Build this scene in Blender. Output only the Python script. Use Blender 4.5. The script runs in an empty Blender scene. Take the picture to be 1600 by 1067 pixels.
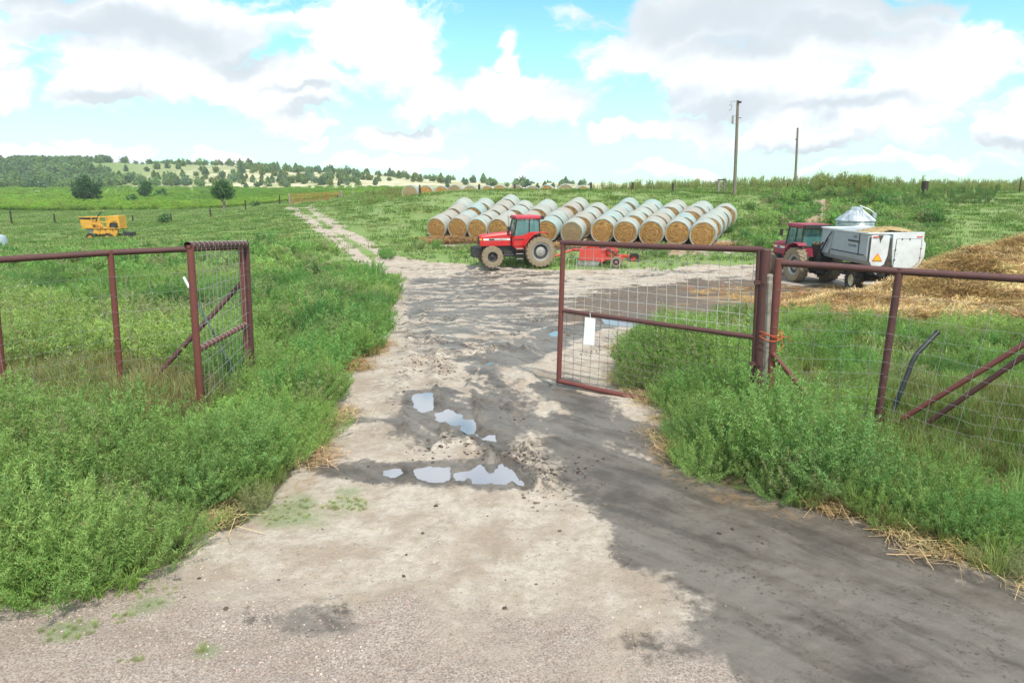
import bpy, math, random
import numpy as np
from mathutils import Vector, Matrix, Euler
R = math.radians
random.seed(11)
rng = np.random.default_rng(7)
scene = bpy.context.scene
col = scene.collection

# ---------------------------------------------------------------- camera
HC, PITCH, F = 3.4, R(12.85), 1066.67
CP, SP = math.cos(PITCH), math.sin(PITCH)
cd = bpy.data.cameras.new('camera'); cam = bpy.data.objects.new('camera', cd); col.objects.link(cam)
cd.lens = 24.0; cd.sensor_width = 36.0; cd.clip_start = 0.1; cd.clip_end = 9000
cam.location = (0, 0, HC); cam.rotation_euler = (R(90) - PITCH, 0, 0)
scene.camera = cam
scene.view_settings.view_transform = 'Standard'
scene.view_settings.look = 'None'
scene.view_settings.exposure = 0.25
scene.view_settings.gamma = 1.0

# ---------------------------------------------------------------- sun
SUN_EL, SUN_AZ = R(56), R(155)       # azimuth clockwise from +Y (behind and to the right)
ld = bpy.data.lights.new('sun', 'SUN'); sun = bpy.data.objects.new('sun', ld); col.objects.link(sun)
ld.energy = 3.7; ld.angle = R(3.0); ld.color = (1.0, 0.94, 0.84)
sd = Vector((math.sin(SUN_AZ) * math.cos(SUN_EL), math.cos(SUN_AZ) * math.cos(SUN_EL), math.sin(SUN_EL)))
sun.rotation_euler = sd.to_track_quat('Z', 'Y').to_euler()

# ---------------------------------------------------------------- node helper
class NT:
    def __init__(s, tree): s.t = tree; s.n = tree.nodes; s.l = tree.links
    def node(s, typ, ins=None, **props):
        n = s.n.new(typ)
        for k, v in props.items(): setattr(n, k, v)
        for k, v in (ins or {}).items():
            sk = n.inputs[k]
            if isinstance(v, bpy.types.NodeSocket): s.l.new(v, sk)
            elif isinstance(v, bpy.types.Node): s.l.new(v.outputs[0], sk)
            else:
                if isinstance(v, (tuple, list)) and len(v) == 3 and sk.type == 'RGBA': v = (*v, 1)
                sk.default_value = v
        return n
    def math(s, op, a, b=0.0, c=0.0, clamp=False):
        n = s.n.new('ShaderNodeMath'); n.operation = op; n.use_clamp = clamp
        for i, v in enumerate((a, b, c)):
            if isinstance(v, bpy.types.NodeSocket): s.l.new(v, n.inputs[i])
            else: n.inputs[i].default_value = v
        return n.outputs[0]
    def mix(s, fac, a, b, blend='MIX'):
        n = s.n.new('ShaderNodeMix'); n.data_type = 'RGBA'; n.blend_type = blend
        for sk, v in ((n.inputs[0], fac), (n.inputs[6], a), (n.inputs[7], b)):
            if isinstance(v, bpy.types.NodeSocket): s.l.new(v, sk)
            elif isinstance(v, (int, float)): sk.default_value = v
            else: sk.default_value = (*v[:3], 1)
        return n.outputs[2]
    def ramp(s, fac, lo, hi):
        n = s.n.new('ShaderNodeMapRange'); n.interpolation_type = 'SMOOTHSTEP'
        s.l.new(fac, n.inputs[0]); n.inputs[1].default_value = lo; n.inputs[2].default_value = hi
        return n.outputs[0]
    def noise(s, vec, scale, detail=4, rough=0.55, dist=0.0):
        n = s.n.new('ShaderNodeTexNoise')
        if vec is not None: s.l.new(vec, n.inputs['Vector'])
        n.inputs['Scale'].default_value = scale; n.inputs['Detail'].default_value = detail
        n.inputs['Roughness'].default_value = rough; n.inputs['Distortion'].default_value = dist
        return n.outputs['Fac']
    def attr(s, name, typ='GEOMETRY'):
        n = s.n.new('ShaderNodeAttribute'); n.attribute_name = name; n.attribute_type = typ
        return n

# ---------------------------------------------------------------- sky
def pix_dir(px, py):
    u, v = (px - 800) / F, (py - 533.5) / F
    d = Vector((u, CP - v * SP, -(SP + v * CP))); d.normalize(); return d
def pix_azel(px, py):
    d = pix_dir(px, py); return math.atan2(d.x, d.y), math.asin(d.z)
world = bpy.data.worlds.new('World'); scene.world = world; world.use_nodes = True
world.cycles.sampling_method = 'MANUAL'; world.cycles.sample_map_resolution = 256
W = NT(world.node_tree); W.n.clear()
sky = W.node('ShaderNodeTexSky', sky_type='NISHITA', sun_disc=False, sun_elevation=SUN_EL, sun_rotation=SUN_AZ,
             altitude=700, air_density=1.0, dust_density=0.6, ozone_density=1.3)
tc = W.node('ShaderNodeTexCoord')
sx = W.node('ShaderNodeSeparateXYZ', {0: tc.outputs['Generated']})
az = W.math('ARCTAN2', sx.outputs[0], sx.outputs[1]); el = W.math('ARCSINE', sx.outputs[2])
cx0 = W.node('ShaderNodeCombineXYZ', {0: az, 1: el}).outputs[0]
wn = W.node('ShaderNodeTexNoise', {'Vector': cx0, 'Scale': 9.0, 'Detail': 4.0, 'Roughness': .6}).outputs['Color']
cx = W.node('ShaderNodeVectorMath', {0: wn, 1: (.5, .5, .5)}, operation='SUBTRACT').outputs[0]
cx = W.node('ShaderNodeVectorMath', {0: cx, 1: (.16, .11, 0)}, operation='MULTIPLY').outputs[0]
cx = W.node('ShaderNodeVectorMath', {0: cx, 1: cx0}, operation='ADD').outputs[0]
cs = W.node('ShaderNodeVectorMath', {0: cx, 1: (1.0, 1.9, 1.0)}, operation='MULTIPLY').outputs[0]
n1 = W.noise(cs, 6.5, 9, 0.60, 0.25); n2 = W.noise(cs, 2.3, 5, 0.55, 0.1)
def blobs(lst):
    acc = None
    for (px, py, rx, ry) in lst:
        a, e = pix_azel(px, py)
        sub = W.node('ShaderNodeVectorMath', {0: cx, 1: (a, e, 0)}, operation='SUBTRACT').outputs[0]
        mul = W.node('ShaderNodeVectorMath', {0: sub, 1: (F / rx * 1.12, F / ry, 0)}, operation='MULTIPLY').outputs[0]
        ln = W.node('ShaderNodeVectorMath', {0: mul}, operation='LENGTH').outputs['Value']
        v = W.math('SUBTRACT', 1.0, ln)
        acc = v if acc is None else W.math('MAXIMUM', acc, v)
    return acc
WHITE = [(250, 30, 330, 62), (170, 95, 130, 55), (120, 130, 60, 30), (430, 130, 170, 52), (590, 60, 110, 90), (610, 120, 90, 50),
         (0, 130, 52, 40), (680, 160, 110, 40), (800, 155, 140, 42), (800, 90, 34, 40), (880, 165, 80, 30), (650, 212, 105, 20), (476, 188, 44, 15),
         (500, 214, 24, 9), (60, 240, 130, 12), (190, 228, 70, 15), (360, 252, 80, 11), (610, 256, 85, 14), (830, 266, 75, 12), (1030, 268, 100, 12),
         (1180, 30, 330, 55), (960, 100, 100, 55), (1200, 110, 300, 75), (1440, 110, 190, 80), (1080, 198, 110, 30), (1240, 212, 230, 26),
         (1330, 170, 220, 40), (1590, 215, 36, 34), (1400, 258, 200, 12), (960, 205, 55, 14), (700, 250, 60, 12), (1150, 150, 200, 50),
         (-200, 80, 180, 60), (1800, 120, 180, 70), (200, -120, 300, 70), (800, -125, 300, 50), (860, -270, 420, 95), (1500, -90, 260, 50)]  # this row holds unseen cloud above the view, added to whiten puddle reflections
GREY = [(1120, 25, 290, 55), (1290, 45, 200, 38), (1160, 72, 150, 30), (1000, 148, 150, 24), (1150, 172, 150, 26), (1310, 172, 160, 14), (230, 48, 220, 30), (400, 88, 90, 24),
        (180, 150, 105, 15), (500, 170, 90, 10), (1590, 228, 40, 14), (1260, 225, 150, 10), (680, 200, 110, 9), (60, -30, 120, 30), (1450, -20, 300, 40),
        (840, 202, 80, 9), (470, 145, 60, 8)]
fw = W.math('MAXIMUM', blobs(WHITE), W.math('SUBTRACT', W.ramp(W.math('ABSOLUTE', az), 0.75, 1.0), 0.75))
far_el = W.ramp(el, 0.42, 0.6)
fw = W.math('MAXIMUM', fw, W.math('SUBTRACT', far_el, 0.85))  # unseen cloud at the sides and overhead, added as neutral fill light
dens = W.math('ADD', fw, W.math('MULTIPLY', W.math('SUBTRACT', n1, 0.495), 2.6))
cm = W.ramp(dens, 0.0, 0.46)
gsub = W.math('ADD', blobs(GREY), W.math('MULTIPLY', W.math('SUBTRACT', n2, 0.45), 1.1))
gsub = W.math('ADD', gsub, W.math('MULTIPLY', W.math('SUBTRACT', n1, 0.5), 0.9))
gm = W.ramp(gsub, -0.45, 0.95)
# thin veil and paling to the horizon
hz = W.math('MULTIPLY', W.math('SUBTRACT', 1.0, W.ramp(el, -0.02, 0.30)), 0.42)
skyc = W.mix(1.0, sky.outputs[0], (1.15, 1.95, 1.62), 'MULTIPLY')
skyc = W.mix(hz, skyc, (8.2, 10.4, 10.8))
shade = W.mix(W.ramp(n1, 0.35, 0.62), (8.2, 8.9, 9.9), (11.0, 11.2, 11.3))
cloudc = W.mix(W.math('MULTIPLY', gm, 0.92), shade, (5.75, 6.4, 6.95))
fin = W.mix(cm, skyc, cloudc)
below = W.ramp(el, -0.03, 0.0)
fin = W.mix(below, (3.0, 3.3, 2.6), fin)
bg = W.node('ShaderNodeBackground', {'Color': fin, 'Strength': 0.103})
W.node('ShaderNodeOutputWorld', {0: bg.outputs[0]})

# ---------------------------------------------------------------- tagging
def tag(o, label=None, cat=None, group=None, kind=None):
    if label: o['label'] = label
    if cat: o['category'] = cat
    if group: o['group'] = group
    if kind: o['kind'] = kind
    return o
def empty(name, loc=(0, 0, 0), rz=0.0):
    o = bpy.data.objects.new(name, None); col.objects.link(o); o.location = loc; o.rotation_euler = (0, 0, rz)
    o.empty_display_size = 0.2
    return o
def copy_tree(o, parent=None):
    c = o.copy(); col.objects.link(c)
    if parent is not None: c.parent = parent
    for ch in list(o.children): copy_tree(ch, c)
    return c

# ---------------------------------------------------------------- noise in numpy
_P = rng.random((256, 256))
def vnoise(x, y):
    xi = np.floor(x).astype(int); yi = np.floor(y).astype(int); fx = x - xi; fy = y - yi
    fx = fx * fx * (3 - 2 * fx); fy = fy * fy * (3 - 2 * fy)
    a = _P[xi & 255, yi & 255]; b = _P[(xi + 1) & 255, yi & 255]; c = _P[xi & 255, (yi + 1) & 255]; d = _P[(xi + 1) & 255, (yi + 1) & 255]
    return (a * (1 - fx) + b * fx) * (1 - fy) + (c * (1 - fx) + d * fx) * fy
def fbm(x, y, s, o=4, g=0.5):
    t = 0; a = 1; w = 0
    for i in range(o):
        c_, s_ = math.cos(.6 + 1.1 * i), math.sin(.6 + 1.1 * i)
        t = t + a * vnoise((x * c_ - y * s_) * s + 17.3 * i, (x * s_ + y * c_) * s + 9.1 * i); w += a; a *= g; s *= 2.03
    return t / w
def sstep(a, b, x):
    t = np.clip((x - a) / (b - a), 0, 1); return t * t * (3 - 2 * t)

# ---------------------------------------------------------------- terrain
YS = [11, 15, 20, 25, 30, 36, 41, 46, 50, 55, 58, 62, 65, 70, 75, 85, 100, 120, 150, 200, 250, 300, 350, 400, 600, 1000, 3000]
NEAR = [0, -.16, -.55, -1.0, -1.4, -1.68]
COLS = {
 -100: [-1.78, -1.8, -1.8, -1.8, -1.8, -1.8, -1.8, -1.8, -1.8, -1.7, -1.2, -.7, -.3, .8, 1.9, 3.4, 10, 16.8, 18, 14, 10],
 150: [-1.75, -1.8, -1.8, -1.8, -1.8, -1.8, -1.8, -1.8, -1.7, -1.5, -1.1, -.7, -.3, .8, 1.9, 3.4, 11, 17.2, 18, 14, 10],
 300: [-1.75, -1.8, -1.8, -1.7, -1.65, -1.6, -1.5, -1.35, -1.1, -.8, -.7, -.5, .1, 1.0, 1.9, 3.2, 10.5, 14.9, 15, 12, 8],
 450: [-1.72, -1.6, -1.3, -1.15, -1.0, -.8, -.6, -.3, -.05, .4, .85, 1.0, 1.1, 1.6, 2.1, 3.2, 9, 13.0, 13, 10, 6],
 520: [-1.7, -1.5, -1.2, -1.05, -.9, -.65, -.35, 0, .35, .75, 1.15, 1.3, 1.3, 1.7, 2.1, 3.0, 7.5, 11.0, 11, 8, 5],
 565: [-1.7, -1.5, -1.1, -.8, -.5, 0, .45, 1.1, 1.55, 2.3, 2.5, 2.0, 1.7, 1.8, 2.1, 3.0, 6.5, 9.8, 10, 8, 4],
 650: [-1.68, -1.5, -1.0, -.4, .2, 1.5, 2.9, 2.4, 2.75, 2.8, 2.8, 2.6, 2.4, 2.4, 2.3, 2.8, 5.5, 8.0, 8, 6, 3],
 700: [-1.66, -1.35, -.75, -.1, .8, 2.4, 3.5, 2.3, 2.1, 2.1, 2.2, 2.3, 2.2, 2.2, 2.2, 2.6, 4.5, 6.6, 6, 5, 2.5],
 900: [-1.66, -1.05, -.4, .6, 1.5, 2.7, 3.55, 2.3, 2.2, 2.2, 2.2, 2.3, 2.2, 2.2, 2.2, 2.3, 3.0, 4.0, 4, 3, 2],
 1100: [-1.6, -.6, .15, .95, 1.5, 2.1, 2.5, 3.0, 3.15, 3.25, 3.2, 3.0, 2.6, 2.4, 2.2, 2.2, 2.2, 2.2, 2.2, 2, 1.5],
 1250: [-1.62, -1.2, -.6, .35, .9, 1.7, 2.3, 3.0, 3.2, 3.3, 3.2, 3.0, 2.6, 2.4, 2.2, 2.2, 2.2, 2.2, 2.2, 2, 1.5],
 1450: [-1.55, -1.2, -.6, .2, .75, 1.4, 2.0, 2.8, 3.1, 3.3, 3.2, 3.0, 2.6, 2.4, 2.2, 2.2, 2.2, 2.2, 2.2, 2, 1.5],
 1700: [-1.5, -1.1, -.5, .3, .8, 1.5, 2.0, 2.7, 3.05, 3.3, 3.2, 3.0, 2.6, 2.4, 2.2, 2.2, 2.2, 2.2, 2.2, 2, 1.5]}
_ak = np.array([(k - 800) / F * .975 for k in COLS]); _tab = np.array([NEAR + v for v in COLS.values()])
AG = np.linspace(-0.95, 0.95, 191); LG = np.linspace(math.log(8), math.log(3000), 400)
_t1 = np.array([np.interp(LG, np.log(YS), r) for r in _tab])
TG = np.array([np.interp(AG, _ak, _t1[:, j]) for j in range(len(LG))]).T
def _blur(a, sg, axis):
    k = np.exp(-0.5 * (np.arange(-3 * sg, 3 * sg + 1) / sg) ** 2); k /= k.sum()
    p = [(0, 0), (0, 0)]; p[axis] = (3 * sg, 3 * sg); ap = np.pad(a, p, mode='edge')
    return np.apply_along_axis(lambda m: np.convolve(m, k, 'valid'), axis, ap)
TG = _blur(_blur(TG, 3, 0), 3, 1)
def T(X, Y):
    X = np.asarray(X, float); Y = np.asarray(Y, float)
    Ya = np.maximum(Y, 8.0); r = np.sqrt(np.maximum(Ya, 1) ** 2)
    a = np.clip(X / Ya, -0.949, 0.949); fa = (a + .95) / 1.9 * 190; fl = np.clip((np.log(r) - LG[0]) / (LG[-1] - LG[0]) * 399, 0, 398.999)
    i = np.minimum(fa.astype(int), 189); j = fl.astype(int); fa = fa - i; fl = fl - j
    z = (TG[i, j] * (1 - fa) + TG[i + 1, j] * fa) * (1 - fl) + (TG[i, j + 1] * (1 - fa) + TG[i + 1, j + 1] * fa) * fl
    z = z + (fbm(X, Y, .045, 3) - .5) * 1.1 * sstep(55, 140, Y) + (fbm(X + 50, Y, .02, 3) - .5) * 5 * sstep(300, 420, Y)
    return z
def Tz(x, y): return float(T(np.array([x]), np.array([y]))[0])
_ts = np.concatenate([np.linspace(2, 20, 400), np.geomspace(20, 1500, 3000)])
def G(px, py):
    """the point of the terrain a line of sight through the photograph meets"""
    d = pix_dir(px, py); k = 1 / math.hypot(d.x, d.y)
    X = d.x * k * _ts; Y = d.y * k * _ts; Z = HC + d.z * k * _ts
    g = T(X, Y); w = np.nonzero(Z < g)[0]
    i = w[0] if len(w) else len(_ts) - 1
    return Vector((X[i], Y[i], g[i]))
def P(px, py, Y):
    """point on the same line of sight at forward distance Y"""
    d = pix_dir(px, py); t = Y / d.y
    return Vector((d.x * t, Y, HC + d.z * t))

def poly_sdf(X, Y, poly):
    """signed distance, positive inside; poly = list of (x, y)"""
    X = X.ravel(); Y = Y.ravel(); d = np.full(X.shape, 1e9); ins = np.zeros(X.shape, bool)
    n = len(poly)
    for i in range(n):
        x0, y0 = poly[i]; x1, y1 = poly[(i + 1) % n]
        ex, ey = x1 - x0, y1 - y0; L = ex * ex + ey * ey + 1e-12
        t = np.clip(((X - x0) * ex + (Y - y0) * ey) / L, 0, 1)
        d = np.minimum(d, (X - x0 - t * ex) ** 2 + (Y - y0 - t * ey) ** 2)
        if y0 != y1:
            c = ((y0 > Y) != (y1 > Y)) & (X < ex * (Y - y0) / (y1 - y0) + x0); ins ^= c
    d = np.sqrt(d); return np.where(ins, d, -d)
def line_dist(X, Y, pts):
    X = X.ravel(); Y = Y.ravel(); d = np.full(X.shape, 1e9)
    for (x0, y0), (x1, y1) in zip(pts[:-1], pts[1:]):
        ex, ey = x1 - x0, y1 - y0; L = ex * ex + ey * ey + 1e-12
        t = np.clip(((X - x0) * ex + (Y - y0) * ey) / L, 0, 1)
        d = np.minimum(d, (X - x0 - t * ex) ** 2 + (Y - y0 - t * ey) ** 2)
    return np.sqrt(d)
def gp(lst): return [tuple(G(*p)[:2]) for p in lst]
# ---------------------------------------------------------------- ground regions
DIRT = [(-60, 2.6), (-14, 3.7)] + gp([(0, 950), (60, 955), (150, 935), (230, 905), (285, 880), (285, 835), (340, 828), (400, 800), (425, 775), (465, 735),
        (500, 690), (520, 640), (530, 600), (575, 550), (605, 510), (612, 470), (612, 455), (630, 440), (600, 425), (575, 408), (590, 398), (640, 403), (700, 411), (760, 416),
        (880, 421), (1000, 421), (1100, 415), (1210, 412), (1300, 418), (1450, 430), (1560, 460), (1560, 500), (1400, 502), (1230, 500), (1120, 500), (1040, 512),
        (985, 545), (972, 585), (1010, 615), (1045, 640), (1040, 688), (1090, 738), (1150, 765), (1240, 792), (1330, 815), (1430, 860), (1520, 880), (1600, 905)]) + \
       [(9, 3.9), (60, 2.6), (60, -14), (-60, -14)]
TRL = gp([(600, 428), (550, 392), (513, 367), (497, 356), (471, 335), (454, 325), (462, 319)])
TRR = gp([(612, 405), (570, 379), (536, 362), (515, 346), (497, 335), (485, 325), (495, 319)])
HILLTRACK = gp([(1262, 352), (1285, 340), (1300, 325), (1290, 315), (1320, 312)])
BALEPAD = gp([(650, 385), (668, 372), (700, 360), (1160, 378), (1150, 395), (1060, 400), (960, 385), (860, 392), (760, 385)])
FLOW = gp([(800, 610), (860, 640), (920, 662), (960, 692), (1040, 705), (1100, 738), (1160, 760), (1250, 788), (1340, 806), (1440, 848), (1540, 892), (1600, 915)]) + \
       [(9, 3.5), (12, 1.5), (3, 1.0)] + gp([(1110, 1060), (1040, 1040), (990, 1010), (1045, 960), (1000, 900), (950, 850), (900, 795), (845, 755), (815, 700), (780, 650)])
UP = gp([(630, 668), (640, 600), (655, 560), (640, 500), (625, 462), (650, 436), (740, 432), (860, 440), (900, 470), (880, 505), (830, 515), (790, 560), (800, 610), (830, 670), (780, 700), (700, 690)])
LEFTARM1 = gp([(545, 660), (600, 656), (700, 664)])
LEFTARM2 = gp([(490, 736), (540, 738), (640, 742)])
BRANCH = gp([(800, 560), (880, 520), (960, 500), (1050, 490)])
BRANCH2 = gp([(860, 600), (930, 640), (1000, 690), (1060, 720)])
MANURE = gp([(880, 480), (960, 455), (1060, 440), (1180, 440), (1280, 455), (1400, 470), (1400, 495), (1200, 508), (1050, 505), (920, 500)])
ORANGE = gp([(1150, 462), (1260, 455), (1400, 462), (1420, 500), (1280, 512), (1170, 502)])
FRONTDIRT = gp([(400, 975), (470, 968), (600, 985)])
PUD = [[(650, 617), (671, 615), (674, 640), (660, 645), (650, 636)], [(681, 645), (700, 640), (717, 648), (716, 660), (702, 664), (684, 655)],
       [(727, 656), (737, 655), (738, 672), (731, 678), (726, 668)], [(600, 733), (626, 732), (627, 741), (612, 744), (602, 740)],
       [(648, 734), (668, 730), (697, 731), (698, 751), (680, 751), (662, 747)], [(714, 739), (722, 739), (723, 750), (715, 751)],
       [(737, 735), (757, 726), (780, 722), (790, 726), (812, 748), (816, 757), (780, 757), (742, 753)],
       [(746, 676), (770, 680), (775, 690), (758, 686)],
       [(858, 520), (870, 517), (880, 519), (868, 523)], [(940, 500), (975, 502), (1020, 506), (1022, 511), (980, 510), (950, 506)],
       [(752, 568), (768, 563), (780, 564), (764, 569)]]
PUDW = [gp(p) for p in PUD]
RUTS = [gp([(660, 560), (655, 600), (660, 645), (668, 690)]), gp([(712, 600), (716, 640), (722, 680)]), gp([(770, 625), (778, 660), (790, 700), (815, 735), (835, 762)]),
        gp([(735, 640), (748, 676), (775, 700)]), gp([(640, 470), (655, 520), (665, 560)]), gp([(700, 560), (790, 545), (880, 520)])]
MOUNDS = gp([(838, 755), (812, 735), (725, 722), (715, 742), (760, 716), (665, 660), (720, 640), (640, 628), (632, 742), (795, 705), (742, 650), (640, 750), (700, 755), (850, 762), (786, 712), (676, 632)])

_sx = [0.0]
while _sx[-1] < 900: _sx.append(_sx[-1] + 0.031 + 0.0105 * _sx[-1])
XS = np.array([-v for v in _sx[:0:-1]] + _sx)
_sy = [4.0]
while _sy[-1] < 950: _sy.append(_sy[-1] + 0.025 + 0.0056 * max(_sy[-1] - 4, 0))
_sb = [4.0 - .04]
while _sb[-1] > -60: _sb.append(_sb[-1] - 0.04 - 0.05 * (4 - _sb[-1]))
YSg = np.array(_sb[::-1] + _sy)
# crest at 3000 is well past the skyline
GX, GY = np.meshgrid(XS, YSg); NX, NY = len(XS), len(YSg)
gx, gy = GX.ravel(), GY.ravel(); gz = T(gx, gy)
near = (np.abs(gx) < 70) & (gy < 115) & (gy > -20)
ni = np.nonzero(near)[0]; nx_, ny_ = gx[ni], gy[ni]
def full(v, d=0.0):
    a = np.full(gx.shape, d); a[ni] = v; return a
wob = (fbm(nx_, ny_, 1.1, 4) - .5) * (.5 + .03 * ny_)
dsd = poly_sdf(nx_, ny_, DIRT) + wob * .9
dtr = np.minimum(line_dist(nx_, ny_, TRL), line_dist(nx_, ny_, TRR))
dtr = .56 - dtr + wob * .35
dht = .7 - line_dist(nx_, ny_, HILLTRACK) + wob * .8
dbp = poly_sdf(nx_, ny_, BALEPAD) + wob * 1.2
dall = np.maximum(np.maximum(dsd, dtr), np.maximum(dht, np.minimum(dbp, 1.5)))
m_dirt = full(sstep(-.10, .16, dall))
wx_ = (fbm(nx_, ny_, .35, 3) - .5) * 5; st = fbm(nx_ * .42 + .30 * ny_ + wx_, ny_ * 1.05 - .18 * nx_ + wx_ * .6, 1.35, 6, .66)      # streaks across the yard
sv = fbm(nx_ * 1.6, ny_ * .45 - .3 * nx_, .8, 5, .6)        # streaks down the lane
kk = sstep(12, 17, ny_); sn = st * kk + sv * (1 - kk)
fn = fbm(nx_, ny_, 1.7, 5, .6)
wet = sstep(-.42, .50, poly_sdf(nx_, ny_, FLOW) + (fn - .5) * 1.4)
fs2 = fbm(nx_ * 1.2 + ny_ * .5, ny_ * 1.1, 2.6, 4, .65)
wu = sstep(-.7, .8, poly_sdf(nx_, ny_, UP) + (sn - .5) * 3.0) * sstep(.40, .56, .55 * sn + .45 * fs2 + .03)
wet = np.maximum(wet, wu * .9)
for ln, w_, s_ in ((LEFTARM1, .22, .8), (LEFTARM2, .16, .8), (BRANCH, .7, .85), (BRANCH2, .45, .9), (FRONTDIRT, .16, .7)):
    wet = np.maximum(wet, s_ * sstep(-.2, .2, w_ - line_dist(nx_, ny_, ln) + (fn - .5) * .8))
yard = sstep(19, 25, ny_) * sstep(0, 1.5, dsd)
wet = np.maximum(wet, yard * sstep(.47, .62, st) * .8)
brown = sstep(-.8, .8, poly_sdf(nx_, ny_, MANURE) + .8 + (st - .5) * 7)
orange = sstep(-.8, .8, poly_sdf(nx_, ny_, ORANGE) + (fbm(nx_ * .5, ny_ * 1.6, .9, 4) - .5) * 9)
orange = np.maximum(orange, .5 * sstep(.35, .05, np.abs(dsd - .25)) * sstep(.45, .7, fbm(nx_, ny_, .5, 3)) * sstep(5, 7, ny_))
bp = sstep(-.2, .6, dbp)
orange = np.maximum(orange, np.maximum(bp * .7, sstep(-.2, .6, dht) * .8))
gravel = 1 - sstep(4.3, 5.8, ny_ + (fn - .5) * 2.2 + .22 * (nx_ + 1.0))
gravel = np.maximum(gravel, .0 * sstep(.2, 0, line_dist(nx_, ny_, gp([(885, 800), (925, 850), (960, 890), (965, 930)])) - .12 + (fn - .5) * .6))
# heights
hz_ = np.zeros(nx_.shape)
far_ = 1 - .75 * sstep(11, 19, ny_)
bank = 1 - sstep(-.5, .1, dall)
hz_ += bank * .06 * sstep(4, 6, ny_)
hz_ += (fbm(nx_, ny_, .55, 4) - .5) * .10 * sstep(5, 9, ny_) * far_ + (fbm(nx_, ny_, 3.0, 4, .6) - .5) * .030 * far_
rough_n = fbm(nx_, ny_, 7.0, 4, .65)
mud = sstep(.2, .7, wu) * sstep(5, 7, ny_)
fine_n = fbm(nx_, ny_, 13.0, 3, .6)
hz_ += ((rough_n - .5) * (.026 + .05 * mud) + (fine_n - .5) * (.012 + .035 * mud)) * far_
for r_ in RUTS:
    d = line_dist(nx_, ny_, r_); lug = .5 + .5 * np.sin(ny_ * 42 + nx_ * 9)
    hz_ += (-.03 * np.exp(-(d / .16) ** 2) + .035 * np.exp(-((d - .27) / .07) ** 2) * (.4 + 1.1 * rough_n)) - .005 * lug * (d < .2)
for (mx, my) in MOUNDS:
    d = np.hypot(nx_ - mx, (ny_ - my)); hz_ += .035 * np.exp(-(d / .13) ** 2) * (.1 + 2.2 * fine_n)
_c = []
for r_ in RUTS:
    for (x0, y0), (x1, y1) in zip(r_[:-1], r_[1:]):
        for q in range(int(math.hypot(x1 - x0, y1 - y0) / .10)):
            f_ = random.random(); sg = random.choice((-1, 1)); _c.append((x0 + (x1 - x0) * f_ + sg * random.uniform(.18, .42), y0 + (y1 - y0) * f_, random.uniform(.03, .075)))
_near = np.nonzero((ny_ < 24) & (ny_ > 5) & (np.abs(nx_) < 8))[0]; _xn, _yn = nx_[_near], ny_[_near]; _ad = np.zeros(_xn.shape)
for (mx, my, mr) in _c[:420]: _ad += mr * .75 * np.exp(-((_xn - mx) ** 2 + (_yn - my) ** 2) / (mr * mr))
hz_[_near] += _ad
# tyre tracks: shallow grooves with a lug print
trk = np.zeros(nx_.shape)
TRACKS = [gp(l_) for l_ in ([(640, 440), (648, 500), (668, 560), (690, 620), (712, 680), (740, 740)], [(672, 440), (684, 500), (712, 560), (742, 620), (772, 680), (812, 750)],
          [(700, 432), (780, 450), (850, 490), (860, 540), (800, 580), (760, 620)], [(1180, 450), (1040, 455), (920, 470), (820, 500), (740, 550), (700, 600)],
          [(1180, 436), (1000, 440), (860, 452), (740, 470), (690, 500), (670, 540)], [(620, 425), (720, 430), (860, 434), (1010, 436), (1200, 432)],
          [(600, 418), (700, 420), (860, 427), (1000, 428), (1200, 425)], [(900, 560), (840, 600), (800, 640), (790, 700)], [(960, 520), (880, 560), (830, 610), (830, 690), (880, 760)],
          [(560, 800), (600, 700), (640, 620), (650, 560)], [(520, 960), (570, 850), (620, 760), (660, 690)], [(760, 1000), (740, 900), (735, 800), (720, 700)])]
for k_, tl_ in enumerate(TRACKS):
    pts_ = tl_; d = line_dist(nx_, ny_, pts_) + (fbm(nx_, ny_, 1.3, 3) - .5) * .22; s_ = .55 if k_ < 9 else .22
    a_ = sstep(.27, .20, d) * s_; lug = .5 + .5 * np.sign(np.sin((ny_ * .8 + nx_ * .6) * 34 + 3 * np.sin(nx_ * 3)))
    hz_ += (-.030 * a_ - .014 * a_ * lug) * far_ + .018 * far_ * s_ * np.exp(-((d - .31) / .05) ** 2) * (.3 + 1.4 * fine_n); trk = np.maximum(trk, a_ * (.55 + .45 * lug))
wet = np.maximum(wet, trk * (.45 + .55 * sstep(.30, .46, fbm(nx_, ny_, .8, 3))) * 1.0 * (dsd > .2))  # tracks darkened even where dry: groove relief put into the colour
wet = wet * (1 - .35 * sstep(.05, .0, np.abs(fbm(nx_ * 1.5 + ny_ * .6, ny_ * .5, .9, 3) - .5)) * (ny_ > 8))
berm = line_dist(nx_, ny_, gp([(786, 712), (800, 728), (818, 742), (840, 760)]))
hz_ += .08 * np.exp(-(berm / .08) ** 2) * (.3 + 1.4 * rough_n)
pz = []
wetp = np.zeros(nx_.shape); _S = []
for pw in PUDW:
    c = np.mean(np.array(pw), 0); lv = Tz(*c) - .012; pz.append(lv)
    s = poly_sdf(nx_, ny_, pw) + (fbm(nx_, ny_, 2.4, 3) - .5) * .16 + (fbm(nx_, ny_, 9, 2) - .5) * .05 + .03
    _S.append((s, lv))
    r0 = sstep(-.9, -.1, s)
    cur = T(nx_, ny_) + hz_
    cur = cur * (1 - r0) + np.maximum(cur, lv + .012 + .05 * (rough_n - .35)) * r0
    hz_ = cur - T(nx_, ny_); wetp = np.maximum(wetp, sstep(-.35, -.02, s))
for s, lv in _S:
    q = sstep(-.05, .05, s); cur = T(nx_, ny_) + hz_; hz_ = cur * (1 - q) + np.minimum(cur, lv - .04) * q - T(nx_, ny_)
wet = np.maximum(wet, wetp * .95)
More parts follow.
